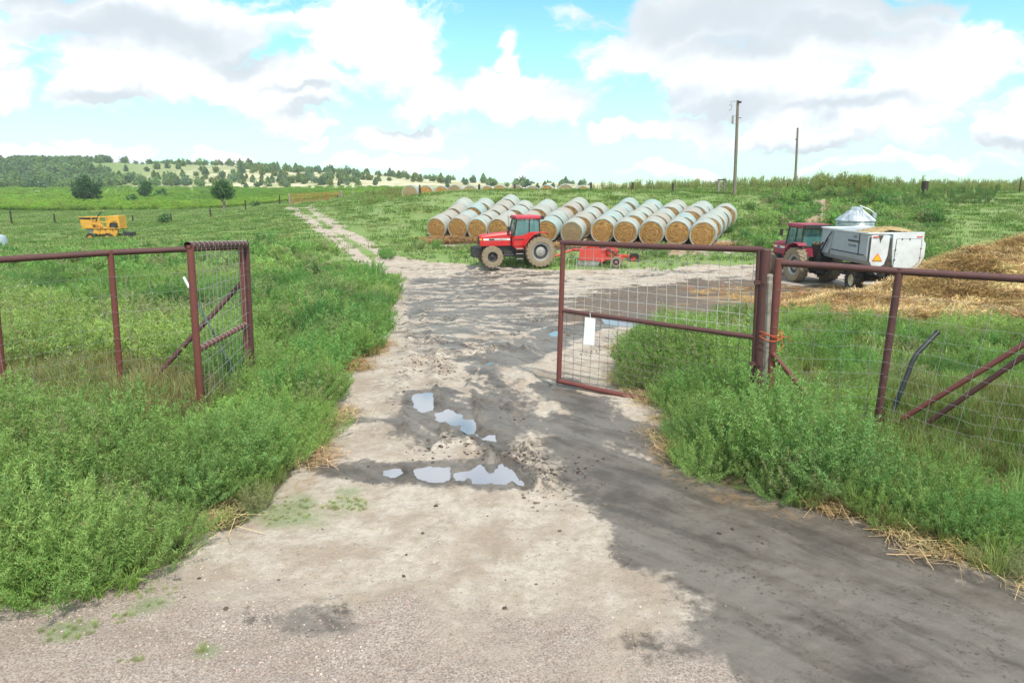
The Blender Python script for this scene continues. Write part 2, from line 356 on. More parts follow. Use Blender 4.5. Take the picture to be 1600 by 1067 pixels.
# rippled silt in the flow
rip = np.sin((nx_ * .55 - ny_ * .85) * 30 + 9 * fbm(nx_, ny_, 1.6, 3)) * .0035 * sstep(.2, .8, poly_sdf(nx_, ny_, FLOW)) * sstep(.45, .6, fbm(nx_ * .8, ny_, .9, 2))
hz_ += rip
gz[ni] += hz_
moss = np.zeros(nx_.shape)
for p_, r_ in (((440, 802), .42), ((545, 790), .26), ((545, 770), .2), ((112, 990), .16), ((235, 945), .16), ((328, 1018), .09)):
    c_ = G(*p_); moss = np.maximum(moss, sstep(r_ * 1.35, r_ * .3, np.hypot(nx_ - c_.x, (ny_ - c_.y) * 1.1) + (fn - .5) * r_ * 2.4))
m_moss = full(moss)
m_wet = full(wet); m_brown = full(brown); m_orange = full(orange); m_grav = full(gravel)
m_grav[(gy < 4)] = 1; m_dirt[(gy < 2.4)] = np.maximum(m_dirt[gy < 2.4], 1)
# sandy far hillside: bare pale ground on the sunny right part
_az = gx / np.maximum(gy, 1)
m_sand = sstep(-.58, -.36, _az + .12 * (fbm(gx, gy, .012, 3) - .5)) * sstep(255, 280, gy + 40 * (fbm(gx, gy, .02, 3) - .5)) * (gy < 1100)
m_lush = sstep(105, 130, gy) * (1 - sstep(262, 285, gy)) * sstep(-.12, -.25, _az)
grid_v = np.stack([gx, gy, gz], 1).astype(np.float32)

def grid_faces(): 
    i = np.arange(NX - 1)[None, :] + (np.arange(NY - 1) * NX)[:, None]
    return np.stack([i, i + 1, i + 1 + NX, i + NX], -1).reshape(-1, 4)
def mesh_from(name, v, f, attrs=None, smooth=True):
    me = bpy.data.meshes.new(name); me.vertices.add(len(v)); me.vertices.foreach_set('co', np.ascontiguousarray(v, np.float32).ravel())
    k = f.shape[1]; me.loops.add(f.size); me.polygons.add(len(f))
    me.loops.foreach_set('vertex_index', f.ravel().astype(np.int32))
    me.polygons.foreach_set('loop_start', np.arange(0, f.size, k, dtype=np.int32))
    me.polygons.foreach_set('use_smooth', np.full(len(f), smooth))
    me.update(calc_edges=True)
    for n, a in (attrs or {}).items():
        if a.ndim == 1:
            at = me.attributes.new(n, 'FLOAT', 'POINT'); at.data.foreach_set('value', a.astype(np.float32))
        else:
            at = me.attributes.new(n, 'FLOAT_VECTOR', 'POINT'); at.data.foreach_set('vector', a.astype(np.float32).ravel())
    return me
FA = grid_faces()
cxm = m_dirt[FA].mean(1); far_hill = (gy[FA].mean(1) > 262)
isroad = (cxm > .5) & ~far_hill
def sub_ground(name, sel, mat):
    f = FA[sel]; used, inv = np.unique(f, return_inverse=True)
    me = mesh_from(name, grid_v[used], inv.reshape(f.shape), {k: v[used] for k, v in dict(dirt=m_dirt, wet=m_wet, brown=m_brown, orange=m_orange, gravel=m_grav, sand=m_sand, lush=m_lush, moss=m_moss).items()})
    me.materials.append(mat); o = bpy.data.objects.new(name, me); col.objects.link(o); o['kind'] = 'structure'; return o

def new_mat(name):
    m = bpy.data.materials.new(name); m.use_nodes = True; t = NT(m.node_tree); t.n.clear()
    out = t.n.new('ShaderNodeOutputMaterial'); return m, t, out
gm_, t, out = new_mat('soil_and_turf')
tco = t.node('ShaderNodeTexCoord').outputs['Object']
A = {k: t.attr(k).outputs['Fac'] for k in ('dirt', 'wet', 'brown', 'orange', 'gravel', 'sand', 'lush', 'moss')}
na = t.noise(tco, 1.4, 8, .66); nb = t.noise(tco, 9, 8, .70); nc = t.noise(tco, 55, 4, .7); ng = t.noise(tco, 140, 2, .6); nl = t.noise(tco, .35, 3, .5)
dry = t.mix(t.ramp(na, .34, .62), (.365, .290, .228), (.535, .465, .395))
dry = t.mix(t.math('MULTIPLY', t.ramp(nb, .42, .62), .55), dry, (.35, .28, .21))
dry = t.mix(t.math('MULTIPLY', t.ramp(nc, .56, .68), .5), dry, (.24, .18, .13))
dry = t.mix(t.math('MULTIPLY', t.math('MULTIPLY', t.ramp(t.noise(tco, 14, 5, .75), .56, .64), t.ramp(t.noise(tco, 1.9, 3, .6), .45, .6)), .6), dry, (.21, .165, .125))
grv = t.mix(t.ramp(nc, .38, .62), (.25, .19, .155), (.47, .385, .335))
vor = t.node('ShaderNodeTexVoronoi', {'Vector': tco, 'Scale': 85.0})
vr = t.node('ShaderNodeSeparateColor', {0: vor.outputs['Color']}).outputs[0]
grv = t.mix(t.math('MULTIPLY', t.ramp(vr, .6, 1.0), .45), grv, (.60, .53, .49))
grv = t.mix(t.math('MULTIPLY', t.ramp(na, .42, .60), .40), grv, (.27, .205, .165))
grv = t.mix(t.math('MULTIPLY', t.ramp(nb, .50, .66), .30), grv, (.50, .44, .37))
grv = t.mix(t.math('MULTIPLY', t.ramp(vr, .25, .05), .55), grv, (.17, .125, .11))
gmask = t.math('MULTIPLY', A['gravel'], t.ramp(t.math('ADD', A['gravel'], t.math('MULTIPLY', na, .5)), .55, .95))
c = t.mix(gmask, dry, grv)
wetc = t.mix(t.ramp(na, .35, .65), (.078, .063, .052), (.155, .129, .106))
mpr = t.node('ShaderNodeVectorRotate', {'Vector': tco, 'Axis': (0, 0, 1), 'Angle': R(46)}).outputs[0]
mpw = t.node('ShaderNodeVectorMath', {0: mpr, 1: (.5, 2.6, 1)}, operation='MULTIPLY').outputs[0]
nst = t.noise(mpw, 1.6, 7, .62, .5)
wetc = t.mix(t.math('MULTIPLY', t.ramp(nst, .42, .62), .5), wetc, (.195, .172, .150))
wetc = t.mix(t.math('MULTIPLY', t.ramp(nb, .55, .7), .5), wetc, (.070, .056, .045))
wfac = t.ramp(t.math('ADD', A['wet'], t.math('MULTIPLY', t.math('SUBTRACT', nb, .5), 1.1)), .22, .74)
mps = t.node('ShaderNodeVectorMath', {0: mpr, 1: (.25, 1.1, 1)}, operation='MULTIPLY').outputs[0]
nss = t.noise(mps, 1.1, 6, .6, .8)
wetc = t.mix(t.math('MULTIPLY', t.ramp(nss, .48, .60), .65), wetc, (.195, .172, .150))
wetc = t.mix(t.math('MULTIPLY', t.ramp(nss, .44, .36), .5), wetc, (.060, .050, .043))
c = t.mix(wfac, c, wetc)
clod = t.math('MULTIPLY', t.ramp(t.noise(tco, 21, 4, .75), .54, .62), t.math('MULTIPLY', t.ramp(A['wet'], .12, .5), t.ramp(t.noise(tco, 2.6, 4, .6), .46, .56)))
c = t.mix(t.math('MULTIPLY', clod, .8), c, (.065, .050, .040))
bfac = t.ramp(t.math('ADD', A['brown'], t.math('MULTIPLY', t.math('SUBTRACT', nb, .5), 1.4)), .35, .75)
c = t.mix(t.math('MULTIPLY', bfac, .85), c, t.mix(t.ramp(nb, .4, .6), (.055, .035, .025), (.17, .11, .07)))
ofac = t.ramp(t.math('ADD', A['orange'], t.math('MULTIPLY', t.math('SUBTRACT', nb, .5), 1.2)), .35, .8)
c = t.mix(t.math('MULTIPLY', ofac, .75), c, t.mix(t.ramp(nc, .4, .6), (.24, .13, .06), (.46, .30, .14)))
c = t.mix(t.math('MULTIPLY', A['moss'], t.math('ADD', .35, t.math('MULTIPLY', t.ramp(nc, .4, .6), .5))), c, (.19, .26, .11))
soil = t.mix(t.ramp(nb, .4, .6), (.10, .075, .045), (.085, .115, .035))
turf = t.mix(t.ramp(nb, .38, .62), (.150, .235, .062), (.21, .295, .092))
turf = t.mix(t.math('MULTIPLY', t.ramp(nl, .4, .65), .6), turf, (.235, .275, .115))
farm = t.node('ShaderNodeSeparateXYZ', {0: tco}).outputs[1]
gcol = t.mix(t.ramp(farm, 14, 40), soil, turf)
gcol = t.mix(t.math('MULTIPLY', A['lush'], t.ramp(nl, .3, .6)), gcol, (.20, .36, .05))
nl2 = t.noise(tco, .09, 4, .6)
sandc = t.mix(t.ramp(nl2, .38, .6), (.62, .56, .38), (.36, .36, .17))
gcol = t.mix(A['sand'], gcol, sandc)
gfac = t.ramp(t.math('ADD', A['dirt'], t.math('MULTIPLY', t.math('SUBTRACT', nb, .5), .8)), .35, .65)
c = t.mix(gfac, gcol, c)
spk = t.noise(tco, 32, 3, .8)
c = t.mix(t.math('MULTIPLY', t.math('MULTIPLY', t.ramp(spk, .60, .70), gfac), .6), c, (.13, .095, .07))  # dark specks: pebbles, and shade of small cavities put into the colour
crk = t.node('ShaderNodeTexVoronoi', {'Vector': tco, 'Scale': 5.5}, feature='DISTANCE_TO_EDGE').outputs['Distance']
rough = t.math('SUBTRACT', .92, t.math('MULTIPLY', t.math('MULTIPLY', wfac, gfac), t.math('ADD', .34, t.math('MULTIPLY', na, .25))))
hb = t.math('ADD', t.math('MULTIPLY', nb, .045), t.math('ADD', t.math('MULTIPLY', nc, .010), t.math('MULTIPLY', ng, .003)))
hb = t.math('MULTIPLY', hb, t.math('SUBTRACT', 1.0, t.math('MULTIPLY', wfac, .55)))
bmp = t.node('ShaderNodeBump', {'Height': hb, 'Strength': .8, 'Distance': 1.0})
bs = t.node('ShaderNodeBsdfPrincipled', {'Base Color': c, 'Roughness': rough, 'Normal': bmp.outputs[0], 'Specular IOR Level': .38})
t.l.new(bs.outputs[0], out.inputs[0])
ground = sub_ground('ground', ~isroad & ~far_hill, gm_)
road = sub_ground('dirt_road', isroad, gm_)
hills = sub_ground('hills', far_hill, gm_)
tag(ground, 'green weedy pasture ground on both sides of the dirt lane', 'ground'); tag(road, 'pale rutted dirt lane and yard with wet grey mud', 'road'); tag(hills, 'pale sandy hills dotted with junipers on the horizon', 'hills')

# puddles
wm, t, out = new_mat('puddle_water')
bs = t.node('ShaderNodeBsdfPrincipled', {'Base Color': (.16, .145, .125), 'Roughness': .10, 'Specular IOR Level': .9, 'IOR': 1.45})
b2 = t.node('ShaderNodeBsdfGlossy', {'Color': (.66, .70, .78), 'Roughness': .06})
mx = t.node('ShaderNodeMixShader', {0: .50, 1: bs.outputs[0], 2: b2.outputs[0]}); t.l.new(mx.outputs[0], out.inputs[0])
for pi_, (pw, lv) in enumerate(zip(PUDW, pz)):
    lv -= .0016 * pi_
    c = np.mean(np.array(pw), 0); pts = [(c[0] + (x - c[0]) * 1.2 + .05 * np.sign(x - c[0]), c[1] + (y - c[1]) * 1.2 + .05 * np.sign(y - c[1]), lv) for x, y in pw]
    me = bpy.data.meshes.new('puddle'); me.from_pydata(pts, [], [list(range(len(pts)))]); me.materials.append(wm)
    if me.polygons[0].normal.z < 0: me.flip_normals()
    o = bpy.data.objects.new('puddle', me); col.objects.link(o); tag(o, 'rain puddle of brown water in the rutted lane', 'puddle', 'puddles in the lane', 'structure')
def ground_z(x, y):
    i = np.clip(np.searchsorted(XS, x) - 1, 0, NX - 2); j = np.clip(np.searchsorted(YSg, y) - 1, 0, NY - 2)
    fx = (x - XS[i]) / (XS[i + 1] - XS[i]); fy = (y - YSg[j]) / (YSg[j + 1] - YSg[j]); Z = gz.reshape(NY, NX)
    return (Z[j, i] * (1 - fx) + Z[j, i + 1] * fx) * (1 - fy) + (Z[j + 1, i] * (1 - fx) + Z[j + 1, i + 1] * fx) * fy
def dirt_at(x, y):
    i = np.clip(np.searchsorted(XS, x), 0, NX - 1); j = np.clip(np.searchsorted(YSg, y), 0, NY - 1); return m_dirt.reshape(NY, NX)[j, i]
def gz1(x, y): return float(ground_z(np.array([x]), np.array([y]))[0])
# ---------------------------------------------------------------- mesh builder
class MB:
    def __init__(s): s.v = []; s.f = []
    def add(s, vs, fs):
        b = len(s.v); s.v += [Vector(v) for v in vs]; s.f += [[i + b for i in f] for f in fs]; return s
    def box(s, c, d, rz=0.0, ry=0.0, taper=1.0):
        M = Matrix.Rotation(rz, 3, 'Z') @ Matrix.Rotation(ry, 3, 'Y'); c = Vector(c); vs = []
        for z in (-.5, .5):
            k = taper if z > 0 else 1.0
            for x, y in ((-.5, -.5), (.5, -.5), (.5, .5), (-.5, .5)): vs.append(c + M @ Vector((x * d[0] * k, y * d[1] * k, z * d[2])))
        return s.add(vs, [[3, 2, 1, 0], [4, 5, 6, 7], [0, 1, 5, 4], [1, 2, 6, 5], [2, 3, 7, 6], [3, 0, 4, 7]])
    def cyl(s, p0, p1, r0, r1=None, n=12, caps=True):
        p0, p1 = Vector(p0), Vector(p1); r1 = r0 if r1 is None else r1
        d = (p1 - p0).normalized(); a = d.orthogonal().normalized(); b = d.cross(a); vs = []
        for p, r in ((p0, r0), (p1, r1)):
            for i in range(n):
                t = 2 * math.pi * i / n; vs.append(p + (a * math.cos(t) + b * math.sin(t)) * r)
        fs = [[i, (i + 1) % n, n + (i + 1) % n, n + i] for i in range(n)]
        if caps: fs += [list(range(n))[::-1], list(range(n, 2 * n))]
        return s.add(vs, fs)
    def tube(s, pts, r, n=6, caps=True):
        pts = [Vector(p) for p in pts]; b0 = None; vs = []; m = len(pts)
        for k, p in enumerate(pts):
            d = (pts[min(k + 1, m - 1)] - pts[max(k - 1, 0)]).normalized()
            a = d.orthogonal().normalized() if b0 is None else (b0 - d * b0.dot(d)).normalized()
            b0 = a; b = d.cross(a); rr = r[k] if isinstance(r, (list, tuple)) else r
            for i in range(n):
                t = 2 * math.pi * i / n; vs.append(p + (a * math.cos(t) + b * math.sin(t)) * rr)
        fs = [[k * n + i, k * n + (i + 1) % n, (k + 1) * n + (i + 1) % n, (k + 1) * n + i] for k in range(m - 1) for i in range(n)]
        if caps: fs += [list(range(n))[::-1], list(range((m - 1) * n, m * n))]
        return s.add(vs, fs)
    def prism(s, poly, y0, y1):           # polygon in XZ extruded along Y
        n = len(poly); vs = [(x, y0, z) for x, z in poly] + [(x, y1, z) for x, z in poly]
        return s.add(vs, [list(range(n)), list(range(n, 2 * n))[::-1]] + [[i, n + i, n + (i + 1) % n, (i + 1) % n] for i in range(n)])
    def prismx(s, poly, x0, x1):          # polygon in YZ extruded along X
        n = len(poly); vs = [(x0, y, z) for y, z in poly] + [(x1, y, z) for y, z in poly]
        return s.add(vs, [list(range(n))[::-1], list(range(n, 2 * n))] + [[i, (i + 1) % n, n + (i + 1) % n, n + i] for i in range(n)])
    def prismz(s, poly, z0, z1):
        n = len(poly); vs = [(x, y, z0) for x, y in poly] + [(x, y, z1) for x, y in poly]
        return s.add(vs, [list(range(n))[::-1], list(range(n, 2 * n))] + [[i, (i + 1) % n, n + (i + 1) % n, n + i] for i in range(n)])
    def lathe(s, prof, c, axis='Y', n=28, mod=None):   # prof = [(radius, along)]
        c = Vector(c); vs = []
        for j, (r, a) in enumerate(prof):
            for i in range(n):
                t = 2 * math.pi * i / n; rr = r * (mod(i, j) if mod else 1); x, z = math.cos(t) * rr, math.sin(t) * rr
                vs.append(c + Vector({'Y': (x, a, z), 'Z': (x, z, a), 'X': (a, x, z)}[axis]))
        fs = [[j * n + i, j * n + (i + 1) % n, (j + 1) * n + (i + 1) % n, (j + 1) * n + i] for j in range(len(prof) - 1) for i in range(n)]
        if prof[0][0] > 1e-4: fs.append(list(range(n))[::-1])
        if prof[-1][0] > 1e-4: fs.append(list(range((len(prof) - 1) * n, len(prof) * n)))
        return s.add(vs, fs)
    def build(s, name, mat, parent=None, smooth=False, bevel=0.0, fix=True):
        me = bpy.data.meshes.new(name); me.from_pydata([tuple(v) for v in s.v], [], s.f); me.materials.append(mat)
        if fix:
            import bmesh
            bm = bmesh.new(); bm.from_mesh(me); bmesh.ops.recalc_face_normals(bm, faces=bm.faces); bm.to_mesh(me); bm.free()
        if smooth:
            me.polygons.foreach_set('use_smooth', [True] * len(me.polygons)); me.set_sharp_from_angle(angle=R(38))
        o = bpy.data.objects.new(name, me); col.objects.link(o)
        if parent is not None: o.parent = parent
        if bevel:
            b = o.modifiers.new('bevel', 'BEVEL'); b.width = bevel; b.segments = 2; b.limit_method = 'ANGLE'
        return o

def paint(name, base, rough=.5, metal=0.0, dirt=.3, dirtcol=(.20, .16, .11), scale=3.0, spec=.5, edge=.0):
    m, t, out = new_mat(name); co = t.node('ShaderNodeTexCoord').outputs['Object']
    n1 = t.noise(co, scale, 6, .65); n2 = t.noise(co, scale * 7, 4, .6)
    c = t.mix(t.math('MULTIPLY', t.ramp(t.math('ADD', n1, t.math('MULTIPLY', n2, .3)), .52, .85), dirt), base, dirtcol)
    c = t.mix(t.math('MULTIPLY', t.ramp(n2, .4, .7), .18), c, tuple(min(1, x * 1.35 + .02) for x in base))
    bs = t.node('ShaderNodeBsdfPrincipled', {'Base Color': c, 'Metallic': metal, 'Roughness': t.math('ADD', rough, t.math('MULTIPLY', n1, .15)), 'Specular IOR Level': spec,
                'Normal': t.node('ShaderNodeBump', {'Height': n2, 'Strength': .12, 'Distance': .02}).outputs[0]})
    t.l.new(bs.outputs[0], out.inputs[0]); return m
M = {}
M['pipe'] = paint('oxide_pipe', (.105, .040, .036), .55, 0, .5, (.055, .028, .030), 6)
M['pipe_red'] = paint('red_oxide_pipe', (.165, .048, .038), .5, 0, .45, (.11, .035, .03), 5)
M['wire'] = paint('galvanised_wire', (.36, .36, .35), .45, .3, .3)
M['wire_pale'] = paint('pale_wire', (.55, .55, .53), .5, .2, .35)
M['wire_rust'] = paint('rusty_wire', (.17, .13, .11), .6, .1, .3)
M['weathered'] = paint('weathered_wood', (.33, .30, .25), .9, 0, .7, (.12, .10, .08), 9, .1)
M['darkwood'] = paint('dark_post_wood', (.05, .042, .035), .9, 0, .4, (.12, .10, .08), 9, .1)
M['pole'] = paint('pole_wood', (.24, .20, .16), .9, 0, .5, (.12, .10, .085), 5, .1)
M['black_plastic'] = paint('black_plastic', (.018, .020, .024), .4, 0, .25, (.12, .11, .10), 8)
M['white_plate'] = paint('white_plate', (.78, .80, .80), .45, 0, .2, (.5, .48, .42), 5)
M['twine'] = paint('orange_twine', (.55, .10, .03), .7, 0, .1)
M['red'] = paint('tractor_red', (.55, .012, .014), .35, 0, .25, (.30, .12, .08), 2.5)
M['redtop'] = paint('pinkish_tractor_red', (.52, .028, .065), .5, 0, .3, (.36, .17, .15), 3)  # pinker red for hood top and roof
M['maroon'] = paint('faded_maroon', (.34, .025, .065), .45, 0, .4, (.20, .10, .09), 3)
M['orangered'] = paint('scraper_red', (.62, .050, .035), .5, 0, .35, (.40, .20, .13), 3)
M['dark'] = paint('dark_machine_metal', (.022, .024, .028), .55, .2, .5, (.12, .10, .08), 4)
M['steel'] = paint('worn_steel', (.42, .41, .39), .45, .4, .6, (.22, .18, .14), 4)
M['rubber'] = paint('tyre_rubber', (.028, .027, .025), .85, 0, .55, (.15, .12, .085), 4, .2)
M['rubber_mud'] = paint('muddy_tyre', (.24, .19, .13), .95, 0, .6, (.34, .28, .20), 5, .1)
M['rim'] = paint('silver_rim', (.50, .51, .52), .4, .4, .4, (.25, .21, .16), 5)
M['cream'] = paint('cream_rim', (.62, .56, .38), .5, 0, .35, (.30, .24, .16), 6)
M['wagon_shade_grey'] = paint('wagon_shade_grey', (.36, .42, .47), .5, .1, .4, (.25, .24, .22), 1.6)  # side darker than the white rear: its shade put into the colour
M['wagon_white'] = paint('wagon_white', (.74, .78, .79), .45, 0, .45, (.42, .40, .36), 1.8)
M['gap_dark'] = paint('gap_shade', (.045, .035, .028), .8, 0, .5)  # near black for the shaded gap and notch of the wagon rear
M['yellow'] = paint('machine_yellow', (.70, .36, .035), .5, 0, .4, (.32, .18, .07), 3)
M['smv_orange'] = paint('triangle_orange', (.95, .50, .01), .5, 0, .03)
M['smv_red'] = paint('triangle_red', (.70, .06, .03), .5, 0, .1)
M['gateorange'] = paint('gate_orange', (.42, .11, .04), .55, 0, .3, (.3, .14, .08), 5)
M['lampamber'] = paint('amber_lens', (.8, .33, .03), .25, 0, .05)
M['whitepaint'] = paint('white_decal', (.78, .76, .74), .5, 0, .15)
M['stripe'] = paint('dark_decal', (.02, .02, .022), .5, 0, .1)
M['tank'] = paint('pale_tank', (.42, .50, .56), .5, .2, .2)
m, t, out = new_mat('cab_glass')
bs = t.node('ShaderNodeBsdfPrincipled', {'Base Color': (.10, .27, .27), 'Roughness': .06, 'Specular IOR Level': .8, 'Alpha': .62}); t.l.new(bs.outputs[0], out.inputs[0]); M['glass'] = m
m, t, out = new_mat('corrugated_galvanised')
co = t.node('ShaderNodeTexCoord').outputs['Object']; n1 = t.noise(co, 2.5, 5)
bs = t.node('ShaderNodeBsdfPrincipled', {'Base Color': t.mix(t.ramp(n1, .3, .7), (.40, .45, .50), (.62, .67, .71)), 'Metallic': .55, 'Roughness': .42}); t.l.new(bs.outputs[0], out.inputs[0]); M['galv'] = m

# bale materials
m, t, out = new_mat('net_wrap'); co = t.node('ShaderNodeTexCoord').outputs['Object']; oi = t.node('ShaderNodeObjectInfo').outputs['Random']
off = t.node('ShaderNodeVectorMath', {0: co, 1: t.node('ShaderNodeCombineXYZ', {0: t.math('MULTIPLY', oi, 31.0), 1: t.math('MULTIPLY', oi, 17.0)}).outputs[0]}, operation='ADD').outputs[0]
st_ = t.node('ShaderNodeVectorMath', {0: off, 1: (.35, 3.2, .35)}, operation='MULTIPLY').outputs[0]
nn = t.noise(st_, 2.0, 4, .6); n3 = t.noise(off, 1.6, 5, .6); n4 = t.noise(off, 26, 3, .7)
c = t.mix(t.ramp(nn, .36, .60), (.37, .345, .295), (.34, .44, .42))
c = t.mix(t.math('MULTIPLY', t.ramp(n3, .40, .66), .8), c, (.44, .425, .385))
c = t.mix(t.math('MULTIPLY', t.ramp(n3, .42, .25), .75), c, (.22, .18, .13))
c = t.mix(t.math('MULTIPLY', t.ramp(oi, .35, .9), .7), c, (.36, .32, .275)); c = t.mix(t.math('MULTIPLY', t.ramp(oi, .3, .05), .55), c, (.30, .42, .42))
c = t.mix(t.math('MULTIPLY', t.ramp(n4, .45, .7), .35), c, (.23, .19, .14))
bs = t.node('ShaderNodeBsdfPrincipled', {'Base Color': c, 'Roughness': .75, 'Specular IOR Level': .25, 'Normal': t.node('ShaderNodeBump', {'Height': t.math('ADD', n4, nn), 'Strength': .5, 'Distance': .03}).outputs[0]})
t.l.new(bs.outputs[0], out.inputs[0]); M['wrap'] = m
m, t, out = new_mat('bale_end'); co = t.node('ShaderNodeTexCoord').outputs['Object']; oi = t.node('ShaderNodeObjectInfo').outputs['Random']
s3 = t.node('ShaderNodeSeparateXYZ', {0: co}); rr = t.math('SQRT', t.math('ADD', t.math('MULTIPLY', s3.outputs[0], s3.outputs[0]), t.math('MULTIPLY', s3.outputs[2], s3.outputs[2])))
ang = t.math('ARCTAN2', s3.outputs[2], s3.outputs[0])
pol = t.node('ShaderNodeCombineXYZ', {0: t.math('ADD', t.math('MULTIPLY', rr, 22.0), t.math('MULTIPLY', oi, 60.0)), 1: t.math('MULTIPLY', ang, 1.4)}).outputs[0]
na_ = t.noise(pol, 1.0, 4, .6, .4); nb_ = t.noise(co, 18, 4, .7)
c = t.mix(t.ramp(na_, .36, .64), (.235, .12, .04), (.57, .325, .115))
c = t.mix(t.math('MULTIPLY', t.ramp(nb_, .5, .7), .5), c, (.62, .43, .20)); c = t.mix(t.math('MULTIPLY', t.ramp(nb_, .42, .3), .5), c, (.09, .05, .02))
c = t.mix(t.math('MULTIPLY', t.math('GREATER_THAN', oi, .86), .7), c, (.30, .255, .17))
bs = t.node('ShaderNodeBsdfPrincipled', {'Base Color': c, 'Roughness': .95, 'Specular IOR Level': .1, 'Normal': t.node('ShaderNodeBump', {'Height': t.math('ADD', na_, nb_), 'Strength': .9, 'Distance': .05}).outputs[0]})
t.l.new(bs.outputs[0], out.inputs[0]); M['baleend'] = m

# ---------------------------------------------------------------- round bales
def bale_proto(seed, rad=.85, ln=1.40):
    r_ = random.Random(seed); root = empty('round_bale'); h = ln / 2; ph = [r_.random() * 6 for _ in range(6)]
    def mod(i, j):
        t = 2 * math.pi * i / 48
        v = 1 + .018 * math.sin(2 * t + ph[0]) + .010 * math.sin(5 * t + ph[1] + j) + .007 * math.sin(9 * t + ph[2] + j * 2)
        if math.sin(t) < -.82: v *= .965
        return v
    prof = [(rad * .86, -h + .015), (rad * .93, -h), (rad * .985, -h + .09), (rad * 1.012, -h * .5), (rad * .995, -h * .2), (rad * 1.015, 0), (rad * .99, h * .25), (rad * 1.01, h * .55), (rad * .985, h - .09), (rad * .93, h), (rad * .86, h - .015)]
    w = MB(); n = 48; w.lathe(prof, (0, 0, 0), 'Y', n, mod); w.f = w.f[:-2]
    w.build('net_wrap', M['wrap'], root, smooth=True)
    for sg in (-1, 1):
        e = MB(); pr = []
        for k in range(9): pr.append((rad * .87 * k / 8, sg * (h - .02 + .035 * (1 - (k / 8) ** 2) + r_.uniform(-.012, .012))))
        e.lathe(pr[1:], (0, 0, 0), 'Y', 48, lambda i, j: mod(i, 0)); o = e.build('bale_end', M['baleend'], root, smooth=True)
        for v in o.data.vertices: v.co.y += sg * .02 * (fbm(np.array([v.co.x * 6 + seed]), np.array([v.co.z * 6]), 1, 2)[0] - .5)
    return root
protos = [bale_proto(s) for s in range(4)]
used_p = set()
def place_bale(k, x, y, rz, tilt, label, group, lift=.80, sc=1.0):
    p = protos[k % 4]
    if k % 4 in used_p: o = copy_tree(p)
    else: o = p; used_p.add(k % 4)
    z = gz1(x, y); o.location = (x, y, z + lift * sc); o.rotation_euler = (tilt, 0, rz); o.scale = (sc,) * 3
    tag(o, label, 'hay bale', group); return o
ORD = ['first', 'second', 'third', 'fourth', 'fifth', 'sixth', 'seventh', 'eighth', 'ninth', 'tenth', 'eleventh', 'twelfth']
FRONTS = [(686, 371, 52.0), (716, 372, 51.3), (749, 373, 50.7), (782, 374, 50.2), (817, 376, 49.6), (857, 378, 49.0), (900, 379, 48.4), (942, 380, 47.9), (982, 381, 47.3), (1022, 382, 46.8), (1063, 383, 46.3), (1103, 384, 45.8)]
k = 0
for i, (px, py, d) in enumerate(FRONTS):
    p = P(px, 370, d); x0, y0 = p.x, p.y; aa_ = .36 + .15 * i / 11; ax = Vector((math.sin(aa_), math.cos(aa_)))
    for j in range(5 if i in (2, 5) or i >= 7 else 4):
        q = (1.50 * j) + (.2 if i % 3 == 1 else 0); x = x0 + ax.x * q + random.uniform(-.11, .11); y = y0 + ax.y * q + .7
        z0, z1 = gz1(x - ax.x * .7, y - ax.y * .7), gz1(x + ax.x * .7, y + ax.y * .7)
        rank = ('front bale with an exposed end', 'second bale from the front', 'third bale from the front', 'fourth bale from the front', 'rearmost fifth bale')[j]
        lab = '%s in the %s row from the left of the stack' % (rank, ORD[i])
        place_bale(k, x, y, -R(17) - (aa_ - .36) * .35 + random.uniform(-.05, .05), math.atan2(z1 - z0, 1.4) * .9 + random.uniform(-.04, .04), lab, 'net wrapped round bales stacked in rows on the bank', .80 + random.uniform(-.03, .05), (.98 + .075 * i / 11) * random.uniform(.97, 1.03)); k += 1
RX = [643, 666, 689, 712, 735, 760, 782, 807, 830, 855, 883, 908]
for i, px in enumerate(RX):
    d = 71.5; p = P(px, 293, d); kk_ = (0, 1, 2, 1, 0, 3, 2, 1, 3, 0, 2, 1)[i]
    o = place_bale(k, p.x, p.y, R(-8 + (i % 3) * 7) , 0, '%s bale from the left in the far line on the ridge top' % ORD[i], 'round bales lined up along the ridge', .80, 1.0 + .06 * (i == 10)); k += 1
    o.location.z = P(px, 289.3 - (1.2 if i == 10 else 0) + .6 * (i % 3), d).z - .82

# ---------------------------------------------------------------- gates and pipe fences
def wires(mb, a0, a1, b0, b1, nh, nv, r=.0028, hz=None, jit=.008):
    """a0->a1 bottom line, b0->b1 top line"""
    a0, a1, b0, b1 = map(Vector, (a0, a1, b0, b1))
    hs = hz or [i / (nh - 1) for i in range(nh)]
    for h in hs:
        s, e = a0.lerp(b0, h), a1.lerp(b1, h); L = max(4, int((e - s).length / .45))
        mb.tube([s.lerp(e, q / L) + Vector((random.uniform(-jit, jit), random.uniform(-jit, jit), random.uniform(-jit, jit) * 1.5)) for q in range(L + 1)], r, 4, False)
    for k in range(nv):
        f = (k + .5) / nv; s, e = a0.lerp(a1, f), b0.lerp(b1, f)
        mb.tube([s.lerp(e, q / 4) + Vector((random.uniform(-jit, jit), random.uniform(-jit, jit), 0)) for q in range(5)], r, 4, False)
def ext(p, d): return Vector(p) + Vector(d)
